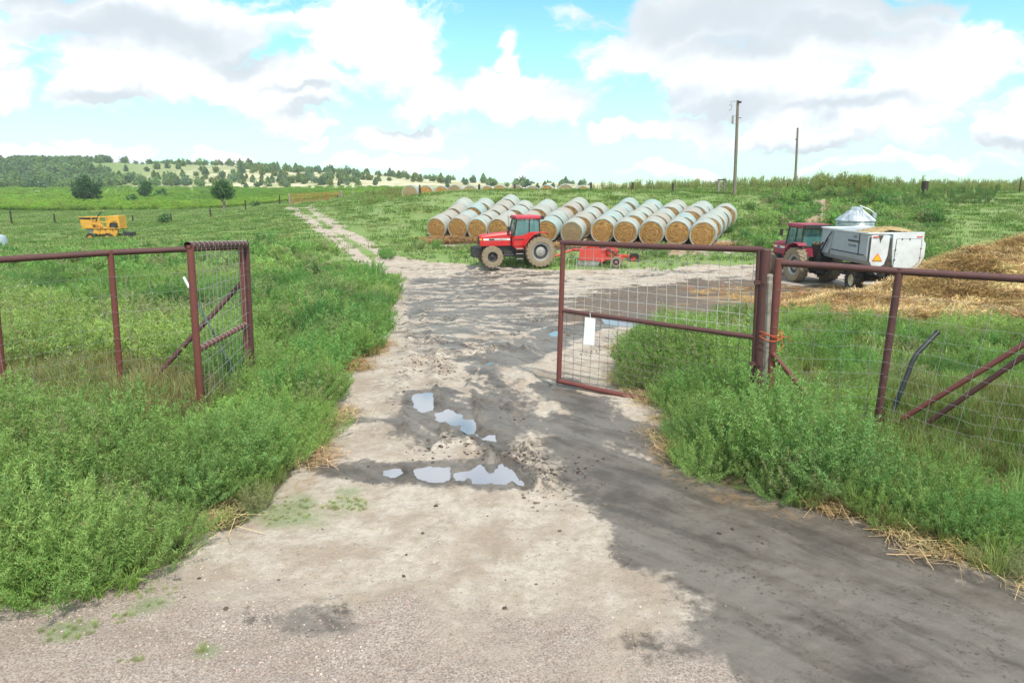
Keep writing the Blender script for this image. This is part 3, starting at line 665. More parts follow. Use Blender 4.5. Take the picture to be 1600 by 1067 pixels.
# right leaf
g = empty('pipe_gate', P(1185, 390, 9.65) - Vector((0, 0, 2.5))); base = Vector(g.location)
tag(g, 'wide open brown pipe gate leaf with a white plate, right of the lane', 'gate', 'mesh filled pipe gate leaves')
def L_(p): return Vector(p) - base
TL, BL, TR = P(880, 379, 11.5), P(873, 595, 11.5), P(1187, 390, 9.65); BR = P(1174, 662, 9.65)
ML, MR = P(878, 485, 11.5), P(1180, 527, 9.65)
MB().tube([L_(TL + (TL - TR).normalized() * .04), L_(TL.lerp(TR, .5) + Vector((0, 0, -.012))), L_(TR + (TR - TL).normalized() * .05)], .045, 14).build('top_rail', M['pipe'], g, True)
MB().tube([L_(BL + (BL - BR).normalized() * .03), L_(BR)], .043, 14).build('bottom_rail', M['pipe_red'], g, True)
MB().tube([L_(ML), L_(MR)], .038, 14).build('middle_rail', M['pipe'], g, True)
MB().tube([L_(BL), L_(TL)], .043, 14).build('end_upright', M['pipe_red'], g, True)
MB().tube([L_(BR), L_(TR)], .043, 14).build('hinge_upright', M['pipe'], g, True)
bk = Vector((.02, .045, 0))
w1 = MB(); wires(w1, L_(ML) + bk, L_(MR) + bk, L_(TL) + bk, L_(TR) + bk, 0, 20, .0044, [.10, .24, .38, .52, .66, .80, .93]); w1.build('upper_mesh_panel', M['wire_pale'], g)
w1 = MB(); wires(w1, L_(BL) + bk, L_(BR) + bk, L_(ML) + bk, L_(MR) + bk, 0, 20, .0040, [.04, .12, .20, .28, .37, .47, .58, .70, .84, .95]); w1.build('lower_mesh_panel', M['wire_rust'], g)
pl = MB(); a, b_, c_, d_ = [L_(P(px, py, 11.02)) + Vector((0, -.03, 0)) for px, py in ((911, 537), (928, 539), (930, 497), (914, 495))]
nrm = Vector((0.0, -.006, 0)); pl.add([a, b_, c_, d_, a + nrm, b_ + nrm, c_ + nrm, d_ + nrm], [[0, 1, 2, 3], [7, 6, 5, 4], [0, 4, 5, 1], [1, 5, 6, 2], [2, 6, 7, 3], [3, 7, 4, 0]])
pl.tube([c_.lerp(d_, .5), c_.lerp(d_, .5) + Vector((0, .05, .07))], .004, 5); pl.build('plate', M['white_plate'], g)
# hinge post
def pipe_post(name, top, bot, r, mat, label, cat='post', cap=True, n=16):
    top, bot = Vector(top), Vector(bot); e = empty(name, bot); MB().tube([Vector((0, 0, -.3)), (top - bot)], r, n).build('pipe', mat, e, True)
    if cap: c_ = MB(); c_.cyl(top - bot, (top - bot) * 1.006, r * 1.03, r * .9, n); c_.build('cap', mat, e, True)
    tag(e, label, cat); return e
hp = pipe_post('gate_post', P(1197, 391, 9.6), (P(1184, 640, 9.6).x, 9.6, .0), .068, M['pipe'], 'thick dark brown pipe post hanging the open right gate', 'gate post')
hb_ = MB(); vt = (P(1197, 391, 9.6) - Vector(hp.location))
for f in (.35, .82): hb_.box(vt * f + Vector((-.09, 0, 0)), (.10, .05, .05)); hb_.cyl(vt * f + Vector((-.02, -.085, 0)), vt * f + Vector((-.02, -.055, 0)), .018)
hb_.build('hinge', M['pipe'], hp)
wp = empty('wood_post', (P(1196, 610, 9.55).x + .02, 9.55, 0)); tag(wp, 'grey weathered wooden post lashed between the two pipe posts', 'post')
tw = P(1203, 428, 9.55) - Vector(wp.location); w_ = MB(); w_.lathe([(.055, -.3), (.062, .3), (.058, 1.0), (.06, 1.5), (.056, tw.z - .12), (.050, tw.z - .10), (.052, tw.z - .03), (.04, tw.z)], (0, 0, 0), 'Z', 12, lambda i, j: 1 + .12 * math.sin(i * 2.2 + j * .7))
for i, v in enumerate(w_.v): v.x += tw.x * v.z / tw.z
w_.build('timber', M['weathered'], wp)
# right fence
g = empty('pipe_fence', (P(1217, 411, 9.5).x, 10.2, 0)); base = Vector(g.location); tag(g, 'brown pipe rail fence with sagging wire mesh right of the lane', 'fence')
RA, RB, RC = P(1218, 411, 9.5), P(1405, 424, 8.78), P(1600, 436, 8.05); RD = RC + (RC - RB) * 1.25
MB().tube([L_(RA), L_(RA.lerp(RB, .5)) + Vector((0, 0, .006)), L_(RB), L_(RC), L_(RD)], .047, 14).build('top_rail', M['pipe'], g, True)
ab = P(1204, 610, 9.5); ab.z = -.25
MB().tube([L_(ab), L_(P(1217, 404, 9.5))], .054, 14).build('fence_post', M['pipe_red'], g, True)
bb = P(1372, 652, 8.8); dn = (bb - P(1406, 420, 8.78)).normalized()
MB().tube([L_(bb + dn * .6), L_(P(1406, 419, 8.78))], .047, 14).build('fence_post', M['pipe'], g, True)
MB().tube([L_((RD.x - .2, RD.y, -.3)), L_(RD)], .054, 14).build('fence_post', M['pipe'], g, True)
b0 = P(1207, 552, 9.45); b1 = P(1266, 622, 9.2); MB().tube([L_(b0), L_(b1 + (b1 - b0) * .35)], .036, 12).build('brace', M['pipe_red'], g, True)
s0, s1 = P(1600, 538, 8.1), P(1415, 651, 8.75); MB().tube([L_(s0 + (s0 - s1) * .75), L_(s1 + (s1 - s0) * .12)], .035, 12).build('brace', M['pipe_red'], g, True)
s0, s1 = P(1600, 556, 8.15), P(1447, 662, 8.75); MB().tube([L_(s0 + (s0 - s1) * .7), L_(s1 + (s1 - s0) * .12)], .034, 12).build('brace', M['pipe'], g, True)
w1 = MB(); bk = Vector((-.03, -.055, 0)); A0, B0 = Vector((ab.x, ab.y, .12)), Vector((bb.x, bb.y, .3)); C0 = Vector((RC.x - .35, RC.y, .15)); D0 = Vector((RD.x - .3, RD.y, .15))
HZ = [.04, .10, .17, .24, .32, .41, .50, .60, .71, .84]
for (p0, p1, q0, q1) in ((A0, B0, RA, RB), (B0, C0, RB, RC), (C0, D0, RC, RD)):
    n_ = int((p1 - p0).length / .30); top0, top1 = p0.lerp(q0, .84), p1.lerp(q1, .84)
    wires(w1, L_(p0) + bk, L_(p1) + bk, L_(top0) + bk, L_(top1) + bk, 0, n_, .0021, [h / .84 for h in HZ], .014)
w1.build('wire_mesh', M['wire'], g)
tc_ = MB(); 
for f in (.3, .7):
    p_ = RB.lerp(RC, f); tc_.tube([L_(p_) + Vector((math.cos(a_) * .0, math.cos(a_) * .049, math.sin(a_) * .049)) for a_ in [q * .7 for q in range(9)]], .004, 4, False)
tc_.build('tie_wire', M['wire'], g)
# twine round both posts
tw_ = MB()
for zz, rr_ in ((1.31, .0), (1.35, .02), (1.28, .03)):
    cxx = (P(1199, 512, 9.55).x + P(1212, 512, 9.5).x) / 2; pts = []
    for q in range(17):
        a_ = q / 16 * 2 * math.pi; pts.append((cxx + math.cos(a_) * (.155 + rr_ * .4), 9.52 + math.sin(a_) * (.085 + rr_ * .4), zz + .03 * math.sin(a_ * 2 + rr_ * 50)))
    tw_.tube(pts, .007, 5, False)
tw_.tube([(cxx + .1, 9.41, 1.31), (cxx + .13, 9.38, 1.21), (cxx + .08, 9.37, 1.12)], .006, 5); tw_.tube([(cxx + .12, 9.41, 1.31), (cxx + .2, 9.36, 1.34), (cxx + .22, 9.34, 1.25)], .006, 5)
tag(tw_.build('baling_twine', M['twine'], None), 'orange baling twine tied round the wooden and red posts', 'twine')
# bent black pipe
bp_ = MB(); k0, k1, k2, k3 = P(1465, 519, 9.5), P(1432, 553, 9.4), P(1420, 580, 9.35), P(1394, 645, 9.25); kb = k3 + (k3 - k2) * .25
bp_.tube([k0, k0.lerp(k1, .5), k1, k1.lerp(k2, .5) + Vector((-.015, 0, .0)), k2, k3, kb], .033, 12); bp_.tube([k0 + (k0 - k1) * .02, k0 + (k1 - k0) * .04], .039, 12)
tag(bp_.build('bent_pipe', M['black_plastic'], None, True), 'bent black plastic pipe sticking up behind the right fence', 'pipe')
# left fence
LA, LB, LC = P(384, 385, 11.62), P(172, 395, 10.45), P(0, 406, 9.25); LD = LC + (LC - LB) * 1.4
g = empty('pipe_fence', (LA.x, LA.y, 0)); base = Vector(g.location); tag(g, 'brown pipe rail fence with thin wire mesh left of the lane', 'fence')
MB().tube([L_(LA), L_(LB), L_(LC), L_(LD)], .046, 14).build('top_rail', M['pipe'], g, True)
pb = P(189, 600, 10.45); MB().tube([L_(pb + (pb - P(172, 392, 10.45)) * .25), L_(P(172, 391, 10.45))], .046, 14).build('fence_post', M['pipe_red'], g, True)
MB().tube([L_(P(2, 603, 9.3) + Vector((0, 0, -.4))), L_(P(-14, 404, 9.3))], .046, 14).build('fence_post', M['pipe_red'], g, True)
pe = P(396, 622, 11.65); pe.z = -.3; MB().tube([L_(pe), L_(P(384, 379, 11.65))], .052, 14).build('fence_post', M['pipe'], g, True)
br0, br1 = P(381, 438, 11.6), P(237, 595, 11.0); MB().tube([L_(br0), L_(br1 + (br1 - br0) * .12)], .040, 12).build('brace', M['pipe'], g, True)
w1 = MB(); bk = Vector((.03, -.05, 0)); A0 = Vector((pe.x, pe.y, .12)); B0 = Vector((pb.x, pb.y, .15)); C0 = Vector((LC.x, LC.y, .15)); D0 = Vector((LD.x, LD.y, .15))
for (p0, p1, q0, q1) in ((A0, B0, LA, LB), (B0, C0, LB, LC), (C0, D0, LC, LD)):
    n_ = int((p1 - p0).length / .30); top0, top1 = p0.lerp(q0, .84), p1.lerp(q1, .84)
    wires(w1, L_(p0) + bk, L_(p1) + bk, L_(top0) + bk, L_(top1) + bk, 0, n_, .0018, [h / .84 for h in HZ], .014)
w1.build('wire_mesh', M['wire'], g)
# left leaf
g = empty('pipe_gate', (P(377, 600, 11.5).x, 11.5, 0)); base = Vector(g.location); tag(g, 'narrow looking pipe gate leaf swung toward the camera, left of the lane', 'gate', 'mesh filled pipe gate leaves')
NT0, NB = P(297, 385, 9.55), P(315, 650, 9.55); HT, HB = P(376, 381, 11.5), P(389, 610, 11.5); HB.z = .1
NB2 = NB + (NB - NT0).normalized() * .35
MB().tube([L_(NB2), L_(NT0 + Vector((0, 0, .02)))], .050, 16).build('end_upright', M['pipe_red'], g, True)
MB().tube([L_(HB), L_(HT)], .045, 14).build('hinge_upright', M['pipe_red'], g, True)
tr = MB(); a_, b_ = L_(P(293, 384, 9.5)), L_(P(384, 381, 11.6)); n = 16
tr.tube([a_, b_], .052, n, False); tr.tube([a_, b_], .044, n, False); tr.build('top_rail', M['pipe'], g, True)
MB().tube([L_(P(311, 546, 9.55)), L_(P(384, 507, 11.5))], .040, 14).build('middle_rail', M['pipe_red'], g, True)
MB().tube([L_(NB2 + Vector((0, 0, .25))), L_(HB)], .040, 14).build('bottom_rail', M['pipe'], g, True)
w1 = MB(); bk = Vector((.055, 0, 0)); wires(w1, L_(NB2) + bk, L_(HB) + bk, L_(NT0) + bk, L_(HT) + bk, 0, 12, .0032, [.06, .14, .22, .30, .40, .50, .60, .69, .78, .87, .95])
for (r0, r1, rr_) in ((a_, b_, .057), (L_(P(311, 546, 9.55)), L_(P(384, 507, 11.5)), .046)):     # wire wrapped round the rails
    for q in range(13):
        c_ = r0.lerp(r1, (q + .5) / 13); dd = (r1 - r0).normalized(); u_ = dd.orthogonal().normalized(); v_ = dd.cross(u_)
        w1.tube([c_ + (u_ * math.cos(z_) + v_ * math.sin(z_)) * rr_ for z_ in [s_ * math.pi / 4 for s_ in range(9)]], .004, 4, False)
w1.build('wire_mesh', M['wire'], g)
# steel T post
tp = MB(); t0, t1 = P(287, 433, 11.25), P(377, 602, 10.9); tm = t0.lerp(t1, .10)
e = empty('steel_post', t1); tag(e, 'leaning green steel post with a white tip behind the left gate', 'post')
MB().tube([(t1 + (t1 - t0) * .05) - t1, tm - t1], .018, 5).build('shaft', paint('green_steel', (.05, .10, .09), .5, .2, .4), e)
MB().tube([tm - t1, t0 - t1], .022, 6).build('painted_tip', M['white_plate'], e)

# ---------------------------------------------------------------- utility poles, ridge and far posts
def pole(px, pyt, pyb, d, r, label, hardware):
    b_ = P(px[1], pyb, d); zt = P(px[0], pyt, d); b_.z = min(b_.z, gz1(b_.x, b_.y)); e = empty('utility_pole', b_); tag(e, label, 'utility pole', 'bare utility poles on the ridge')
    tp_ = zt - b_; tp_.y = 0; MB().tube([Vector((0, 0, -.5)), tp_ * .5, tp_], [r * 1.15, r, r * .8], 12).build('shaft', M['pole'], e, True)
    if hardware:
        h = MB(); T_ = lambda f, x=0, y=0, z=0: tp_ * f + Vector((x, y, z))
        h.box(T_(.985, .12, -.1, -.05), (.3, .2, .16)); h.build('top_bracket', M['dark'], e)
        h = MB(); h.tube([T_(.99, -.22), T_(.99, -.62), T_(.95, -.58)], .03, 6); h.tube([T_(.955, -.75), T_(.94, -.5), T_(.90, -.62), T_(.90, -.8)], .03, 6); h.build('insulator', M['steel'], e)
        h = MB(); h.tube([T_(.845, 0), T_(.845, -.42), T_(.76, -.48), T_(.76, 0)], .028, 6); h.lathe([(.09, 0), (.1, .1), (.1, .6), (.08, .7)], T_(.765, -.42), 'Z', 10); h.build('service_box', M['steel'], e)
        h = MB(); h.box(T_(.82, .2), (.35, .06, .06)); h.build('step_arm', M['dark'], e)
    else:
        h = MB(); h.box(T_ if False else tp_ * .82 + Vector((-.12, 0, 0)), (.2, .1, .1)); h.build('bracket', M['dark'], e)
    return e
pole((1153, 1147.5), 157, 307, 65, .145, 'tall pale utility pole with hardware at its top above the bales', True)
p2 = pole((1246.5, 1242), 200, 299, 78, .13, 'shorter bare utility pole on the ridge behind the wire fence', False)
# drop wire from the tall pole to the small weathered frame
q0, q1 = P(1150, 170, 65), P(1133, 286, 66); MB().tube([q0, q0.lerp(q1, .5) + Vector((-.3, 0, -.3)), q1], .008, 4)
def wood_post(px, pyt, pyb, d, r, label, group, mat='darkwood', name='fence_post'):
    b_ = P(px, pyb, d); tz = P(px, pyt, d).z; b_.z = min(b_.z, gz1(b_.x, b_.y)); o = MB(); h = tz - b_.z
    o.lathe([(r * .9, -.3), (r, .0), (r * 1.05, h * .5), (r * .95, h - .05), (r * .6, h)], (0, 0, 0), 'Z', 9, lambda i, j: 1 + .1 * math.sin(i * 2.1 + j))
    o = o.build(name, M[mat], None, True); o.location = b_; o.rotation_euler = (random.uniform(-.04, .04), random.uniform(-.05, .05), random.uniform(0, 3)); tag(o, label, 'fence post', group); return o
GR = 'dark posts along the ridge fence'
for i, (px, a, b_) in enumerate(((656, 289, 299), (749, 288, 299), (804, 288, 299), (923, 285, 299), (988, 285, 298), (1051, 286, 298))):
    wood_post(px, a, b_, 66.5, .10, 'small dark fence post, %s from the left along the ridge top' % ORD[i], GR)
wood_post(1444, 283, 305, 68, .30, 'thick dark leaning post among weeds on the right ridge', GR)
wood_post(1592, 276, 306, 70, .05, 'thin post at the far right end of the ridge fence', GR)
wood_post(1369, 286, 294, 72, .14, 'short dark post stub between weeds on the right ridge', GR)
GF = 'dark posts crossing the far left pasture'
for i, (px, a, b_, d) in enumerate(((17, 329, 340, 88), (85, 334, 343, 88), (208, 336, 345, 86), (268, 334, 346, 84), (330, 326, 342, 86), (384, 313, 331, 92), (437, 305, 319, 99), (528, 305, 318, 99))):
    wood_post(px, a, b_, d, .10, 'dark fence post, %s from the left across the far pasture' % ORD[i], GF)
wood_post(453, 303, 319, 101, .16, 'pale wooden gate post at the left end of the orange gate', 'pale posts beside the orange gate', 'weathered', 'gate_post')
wood_post(533.5, 298, 310, 101, .20, 'pale wooden gate post at the right end of the orange gate', 'pale posts beside the orange gate', 'weathered', 'gate_post')
wood_post(551, 298, 312, 101, .14, 'pale post a little right of the orange gate', 'pale posts beside the orange gate', 'weathered', 'gate_post')
def far_wire(name, pts, label, zs, mat='wire_rust', r=.012):
    o = MB()
    for z in zs: o.tube([Vector(p) + Vector((0, 0, z)) for p in pts], r, 4, False)
    tag(o.build(name, M[mat], None), label, 'fence wire')
far_wire('fence_wire', [P(17, 340, 88), P(85, 343, 88), P(208, 345, 86), P(268, 346, 84), P(330, 342, 86), P(384, 331, 92), P(437, 319, 99)], 'thin wires strung between dark posts across the far pasture', (.5, .9), r=.007)
far_wire('fence_wire', [P(656, 297, 66.5), P(749, 297, 66.5), P(923, 297, 66.5), P(1051, 297, 66.5), P(1127, 297, 67)], 'thin wires between the dark posts along the ridge top', (.4, .65), r=.007)
# small weathered frame by the pole
f = empty('wooden_frame', P(1127, 297, 66)); tag(f, 'small pale weathered wooden H frame on the ridge by the tall pole', 'fence brace')
for xx, hh in ((-.28, .85), (.28, .95)): MB().box((xx, 0, hh / 2 - .1), (.17, .17, hh + .2), .2).build('upright', M['weathered'], f, bevel=.015)
MB().box((0, 0, .93), (.8, .14, .12)).build('crosspiece', M['darkwood'], f, bevel=.015); MB().box((0, .02, .4), (.5, .08, .10), 0, R(38)).build('brace', M['weathered'], f, bevel=.01)
# ridge pipe fence by second pole
f = empty('pipe_fence', P(1260, 299, 75)); base = Vector(f.location); tag(f, 'low rusty rail fence with a small pale sign on the ridge by the short pole', 'fence')
rl = MB(); rl.tube([L_(P(1186, 290, 75)), L_(P(1226, 290, 75)), L_(P(1300, 291.5, 75))], .035, 6); rl.build('top_rail', M['pipe'], f)
for px, a in ((1226, 281), (1231, 286), (1240, 281), (1245, 287), (1273, 288)): MB().tube([L_(P(px, 300, 75)), L_(P(px, a, 75))], .07, 8).build('fence_post', M['pipe'], f)
MB().box(L_(P(1275, 294.5, 74.8)), (.36, .03, .32)).build('sign_plate', M['tank'], f)
# orange far gate
g = empty('tube_gate', P(492, 318, 100)); base = Vector(g.location); tag(g, 'closed orange tube farm gate at the end of the lane', 'gate')
for (xa, xb, ta, tb, ba, bb_) in ((454, 490, 303.8, 302.5, 317, 316.5), (491, 531, 302.5, 300.5, 316.5, 313)):
    fr = MB(); c4 = [L_(P(xa, ba, 100)), L_(P(xb, bb_, 100)), L_(P(xb, tb, 100)), L_(P(xa, ta, 100))]; fr.tube(c4 + [c4[0]], .045, 6); fr.build('frame', M['gateorange'], g)
    for k_ in range(1, 6): MB().tube([c4[0].lerp(c4[3], k_ / 6), c4[1].lerp(c4[2], k_ / 6)], .028, 5).build('rail', M['gateorange'], g)
    for f_ in (.45,): MB().tube([c4[0].lerp(c4[1], f_), c4[3].lerp(c4[2], f_)], .06, 6).build('stay', M['gateorange'], g)
# pale tank at the left edge
tk = MB(); p_ = P(-6, 376, 60); tk.lathe([(.01, .75), (.45, .72), (.75, .55), (.82, .3), (.82, -.3)], (0, 0, 0), 'Z', 24); o = tk.build('water_tank', M['tank'], None, True); o.location = (p_.x, p_.y, gz1(p_.x, p_.y) + .25); tag(o, 'pale rounded tank in the grass at the left edge', 'tank')
# eroded bank lip
# ---------------------------------------------------------------- silage pile
PC = [(P(1285, 478, 22.5), 0), (P(1363, 470, 24), 0), (P(1427, 440, 25), 0), (P(1488, 409, 26), 0), (P(1545, 402, 26.5), 0), (P(1600, 388, 27), 0), (Vector((24, 27, 1.6)), 0), (Vector((30, 26, .8)), 0), (Vector((35, 25, -1)), 0)]
cxs = np.array([p[0].x for p in PC]); czs = np.array([p[0].z for p in PC]); cys = np.array([p[0].y for p in PC])
px_ = np.arange(6.5, 36, .13); py_ = np.arange(15.5, 35, .13); QX, QY = np.meshgrid(px_, py_); sh = QX.shape
base_z = ground_z(QX.ravel(), QY.ravel()).reshape(sh)
cy_ = np.interp(QX, cxs, cys); cz_ = np.interp(QX, cxs, czs, left=-.6)
e_left = sstep(9.0, 11.5, QX) 
hh = np.maximum(cz_ - np.interp(QX, px_, np.array([Tz(x, np.interp(x, cxs, cys)) for x in px_])), 0) * sstep(9.5, 12, QX) + .18 * sstep(7.8, 10, QX)
fr_y = 17.9 + (fbm(QX, QY * 0, .5, 3) - .5) * 2.4 + np.clip(12 - QX, 0, 5) * .55
s_front = np.clip((QY - fr_y) / (cy_ - fr_y), 0, 1); s_back = np.clip(1 - (QY - cy_) / (2.2 + .25 * np.maximum(QX - 12, 0)), 0, 1)
prof = np.where(QY < cy_, s_front ** .85, s_back ** .9)
lump = (fbm(QX, QY, .55, 4) - .5) * 1.1 + (fbm(QX + 9, QY, 1.7, 4, .6) - .5) * .55 + (fbm(QX, QY, 5, 3, .6) - .5) * .16
Hh = hh * prof + np.minimum(hh * prof * .9 + .06, 1) * lump * .55 * (prof > 0)
edge_m = np.minimum(prof * 12, 1) * sstep(7.3, 8.3, QX)
QZ = base_z - .10 + (Hh + .10) * edge_m
ppm, t, out = new_mat('silage'); co = t.node('ShaderNodeTexCoord').outputs['Object']
na_ = t.noise(co, .9, 6, .65); nb_ = t.noise(co, 6, 6, .7); nc_ = t.noise(t.node('ShaderNodeMapping', {'Vector': co, 'Rotation': (.3, .2, .6), 'Scale': (1, 3, 1)}).outputs[0], 16, 4, .7)
c = t.mix(t.ramp(nb_, .36, .62), (.30, .19, .08), (.62, .44, .21)); c = t.mix(t.math('MULTIPLY', t.ramp(na_, .40, .62), .6), c, (.60, .47, .26))
c = t.mix(t.math('MULTIPLY', t.ramp(nc_, .5, .7), .6), c, (.70, .56, .33)); c = t.mix(t.math('MULTIPLY', t.ramp(nb_, .36, .26), .8), c, (.07, .045, .025))
bs = t.node('ShaderNodeBsdfPrincipled', {'Base Color': c, 'Roughness': .95, 'Specular IOR Level': .1, 'Normal': t.node('ShaderNodeBump', {'Height': t.math('ADD', nb_, t.math('MULTIPLY', nc_, .6)), 'Strength': 1.0, 'Distance': .10}).outputs[0]}); t.l.new(bs.outputs[0], out.inputs[0]); M['silage'] = ppm
ii = (np.arange(sh[1] - 1)[None, :] + (np.arange(sh[0] - 1) * sh[1])[:, None]); ff = np.stack([ii, ii + 1, ii + 1 + sh[1], ii + sh[1]], -1).reshape(-1, 4)
pv = np.stack([QX.ravel(), QY.ravel(), QZ.ravel()], 1); keep = (edge_m.ravel()[ff].max(1) > 0)
ff = ff[keep]; us, inv = np.unique(ff, return_inverse=True)
pm = mesh_from('silage_pile', pv[us], inv.reshape(ff.shape)); pm.materials.append(ppm); o = bpy.data.objects.new('silage_pile', pm); col.objects.link(o); tag(o, 'big heap of golden brown straw and silage on the right', 'straw pile')
PILE = (px_, py_, QZ, edge_m)
def pile_mask(x, y):
    i = np.clip(np.searchsorted(px_, x), 0, len(px_) - 1); j = np.clip(np.searchsorted(py_, y), 0, len(py_) - 1)
    inside = (x > 6.6) & (x < 35.9) & (y > 15.6) & (y < 34.9)
    return np.where(inside, edge_m[j, i], 0), QZ[j, i]
# ---------------------------------------------------------------- wheels and lettering
def wheel(parent, x, y, rad, w, rimr, side, tyre, rimmat, hubmat, lugs=22, z=None, spin=0.0):
    """side = +1 the outer face looks to +Y"""
    z = rad if z is None else z; h = w / 2; o = MB()
    prof = [(rimr, -h * .62), (rimr * 1.12, -h * .9), (rad * .82, -h), (rad * .93, -h * .92), (rad * .955, -h * .5), (rad * .955, h * .5), (rad * .93, h * .92), (rad * .82, h), (rimr * 1.12, h * .9), (rimr, h * .62)]
    o.lathe(prof, (0, 0, 0), 'Y', 40); o.f = o.f[:-2]
    for k in range(lugs):
        for sg in (-1, 1):
            a0 = 2 * math.pi * (k + (.5 if sg > 0 else 0)) / lugs; a1 = a0 + .20
            q = []
            for (a, yy, r0, r1) in ((a1, sg * h * .03, rad * .94, rad), (a0, sg * h * 1.0, rad * .80, rad * .985)):
                for da in (-.045, .045): q += [(math.cos(a + da) * r0, yy, math.sin(a + da) * r0), (math.cos(a + da) * r1, yy * (1 if r0 > rad * .9 else 1.01), math.sin(a + da) * r1)]
            o.add([Vector(p) for p in q], [[0, 1, 3, 2], [4, 6, 7, 5], [1, 5, 7, 3], [0, 2, 6, 4], [0, 4, 5, 1], [2, 3, 7, 6]])
    wh = o.build('wheel', M[tyre], parent, True); wh.location = (x, y, z); wh.rotation_euler = (0, spin, 0)
    r_ = MB(); s = side
    r_.lathe([(rimr * 1.03, s * h * .70), (rimr * .97, s * h * .72), (rimr * .93, s * h * .45), (rimr * .88, s * h * .30), (rimr * .55, s * h * .20), (rimr * .55, -s * h * .3), (rimr * 1.0, -s * h * .6)], (0, 0, 0), 'Y', 30)
    r_.f = r_.f[:-2]; r_.build('rim', M[rimmat], wh, True)
    if rimmat == 'rim':
        dd = MB(); dd.lathe([(rimr * .86, s * h * .33), (rimr * .56, s * h * .24)], (0, 0, 0), 'Y', 30); dd.f = dd.f[:30]; dd.build('wheel_disc', M['dark'], wh, True)  # dark ring painting the shaded recess between rim and hub
        for k in range(10): pass
    hb = MB(); hb.lathe([(rimr * .56, s * h * .15), (rimr * .54, s * h * .32), (rimr * .40, s * h * .42), (rimr * .22, s * h * .46), (rimr * .2, s * h * .62), (rimr * .05, s * h * .64)], (0, 0, 0), 'Y', 20)
    for k in range(8): a = k * math.pi / 4; hb.cyl((math.cos(a) * rimr * .45, s * h * .3, math.sin(a) * rimr * .45), (math.cos(a) * rimr * .45, s * h * .46, math.sin(a) * rimr * .45), rimr * .05, n=6)
    hb.build('hub', M[hubmat], wh, True); return wh
def lettering(body, size, mat, parent, loc, rot, name='lettering'):
    cu = bpy.data.curves.new(name, 'FONT'); cu.body = body; cu.size = size; cu.extrude = .002; cu.align_x = 'CENTER'; cu.align_y = 'CENTER'; cu.materials.append(mat)
    t_ = bpy.data.objects.new(name, cu); col.objects.link(t_); dg = bpy.context.evaluated_depsgraph_get(); me = bpy.data.meshes.new_from_object(t_.evaluated_get(dg)); bpy.data.objects.remove(t_)
    o = bpy.data.objects.new(name, me); col.objects.link(o); o.parent = parent; o.location = loc; o.rotation_euler = rot; return o

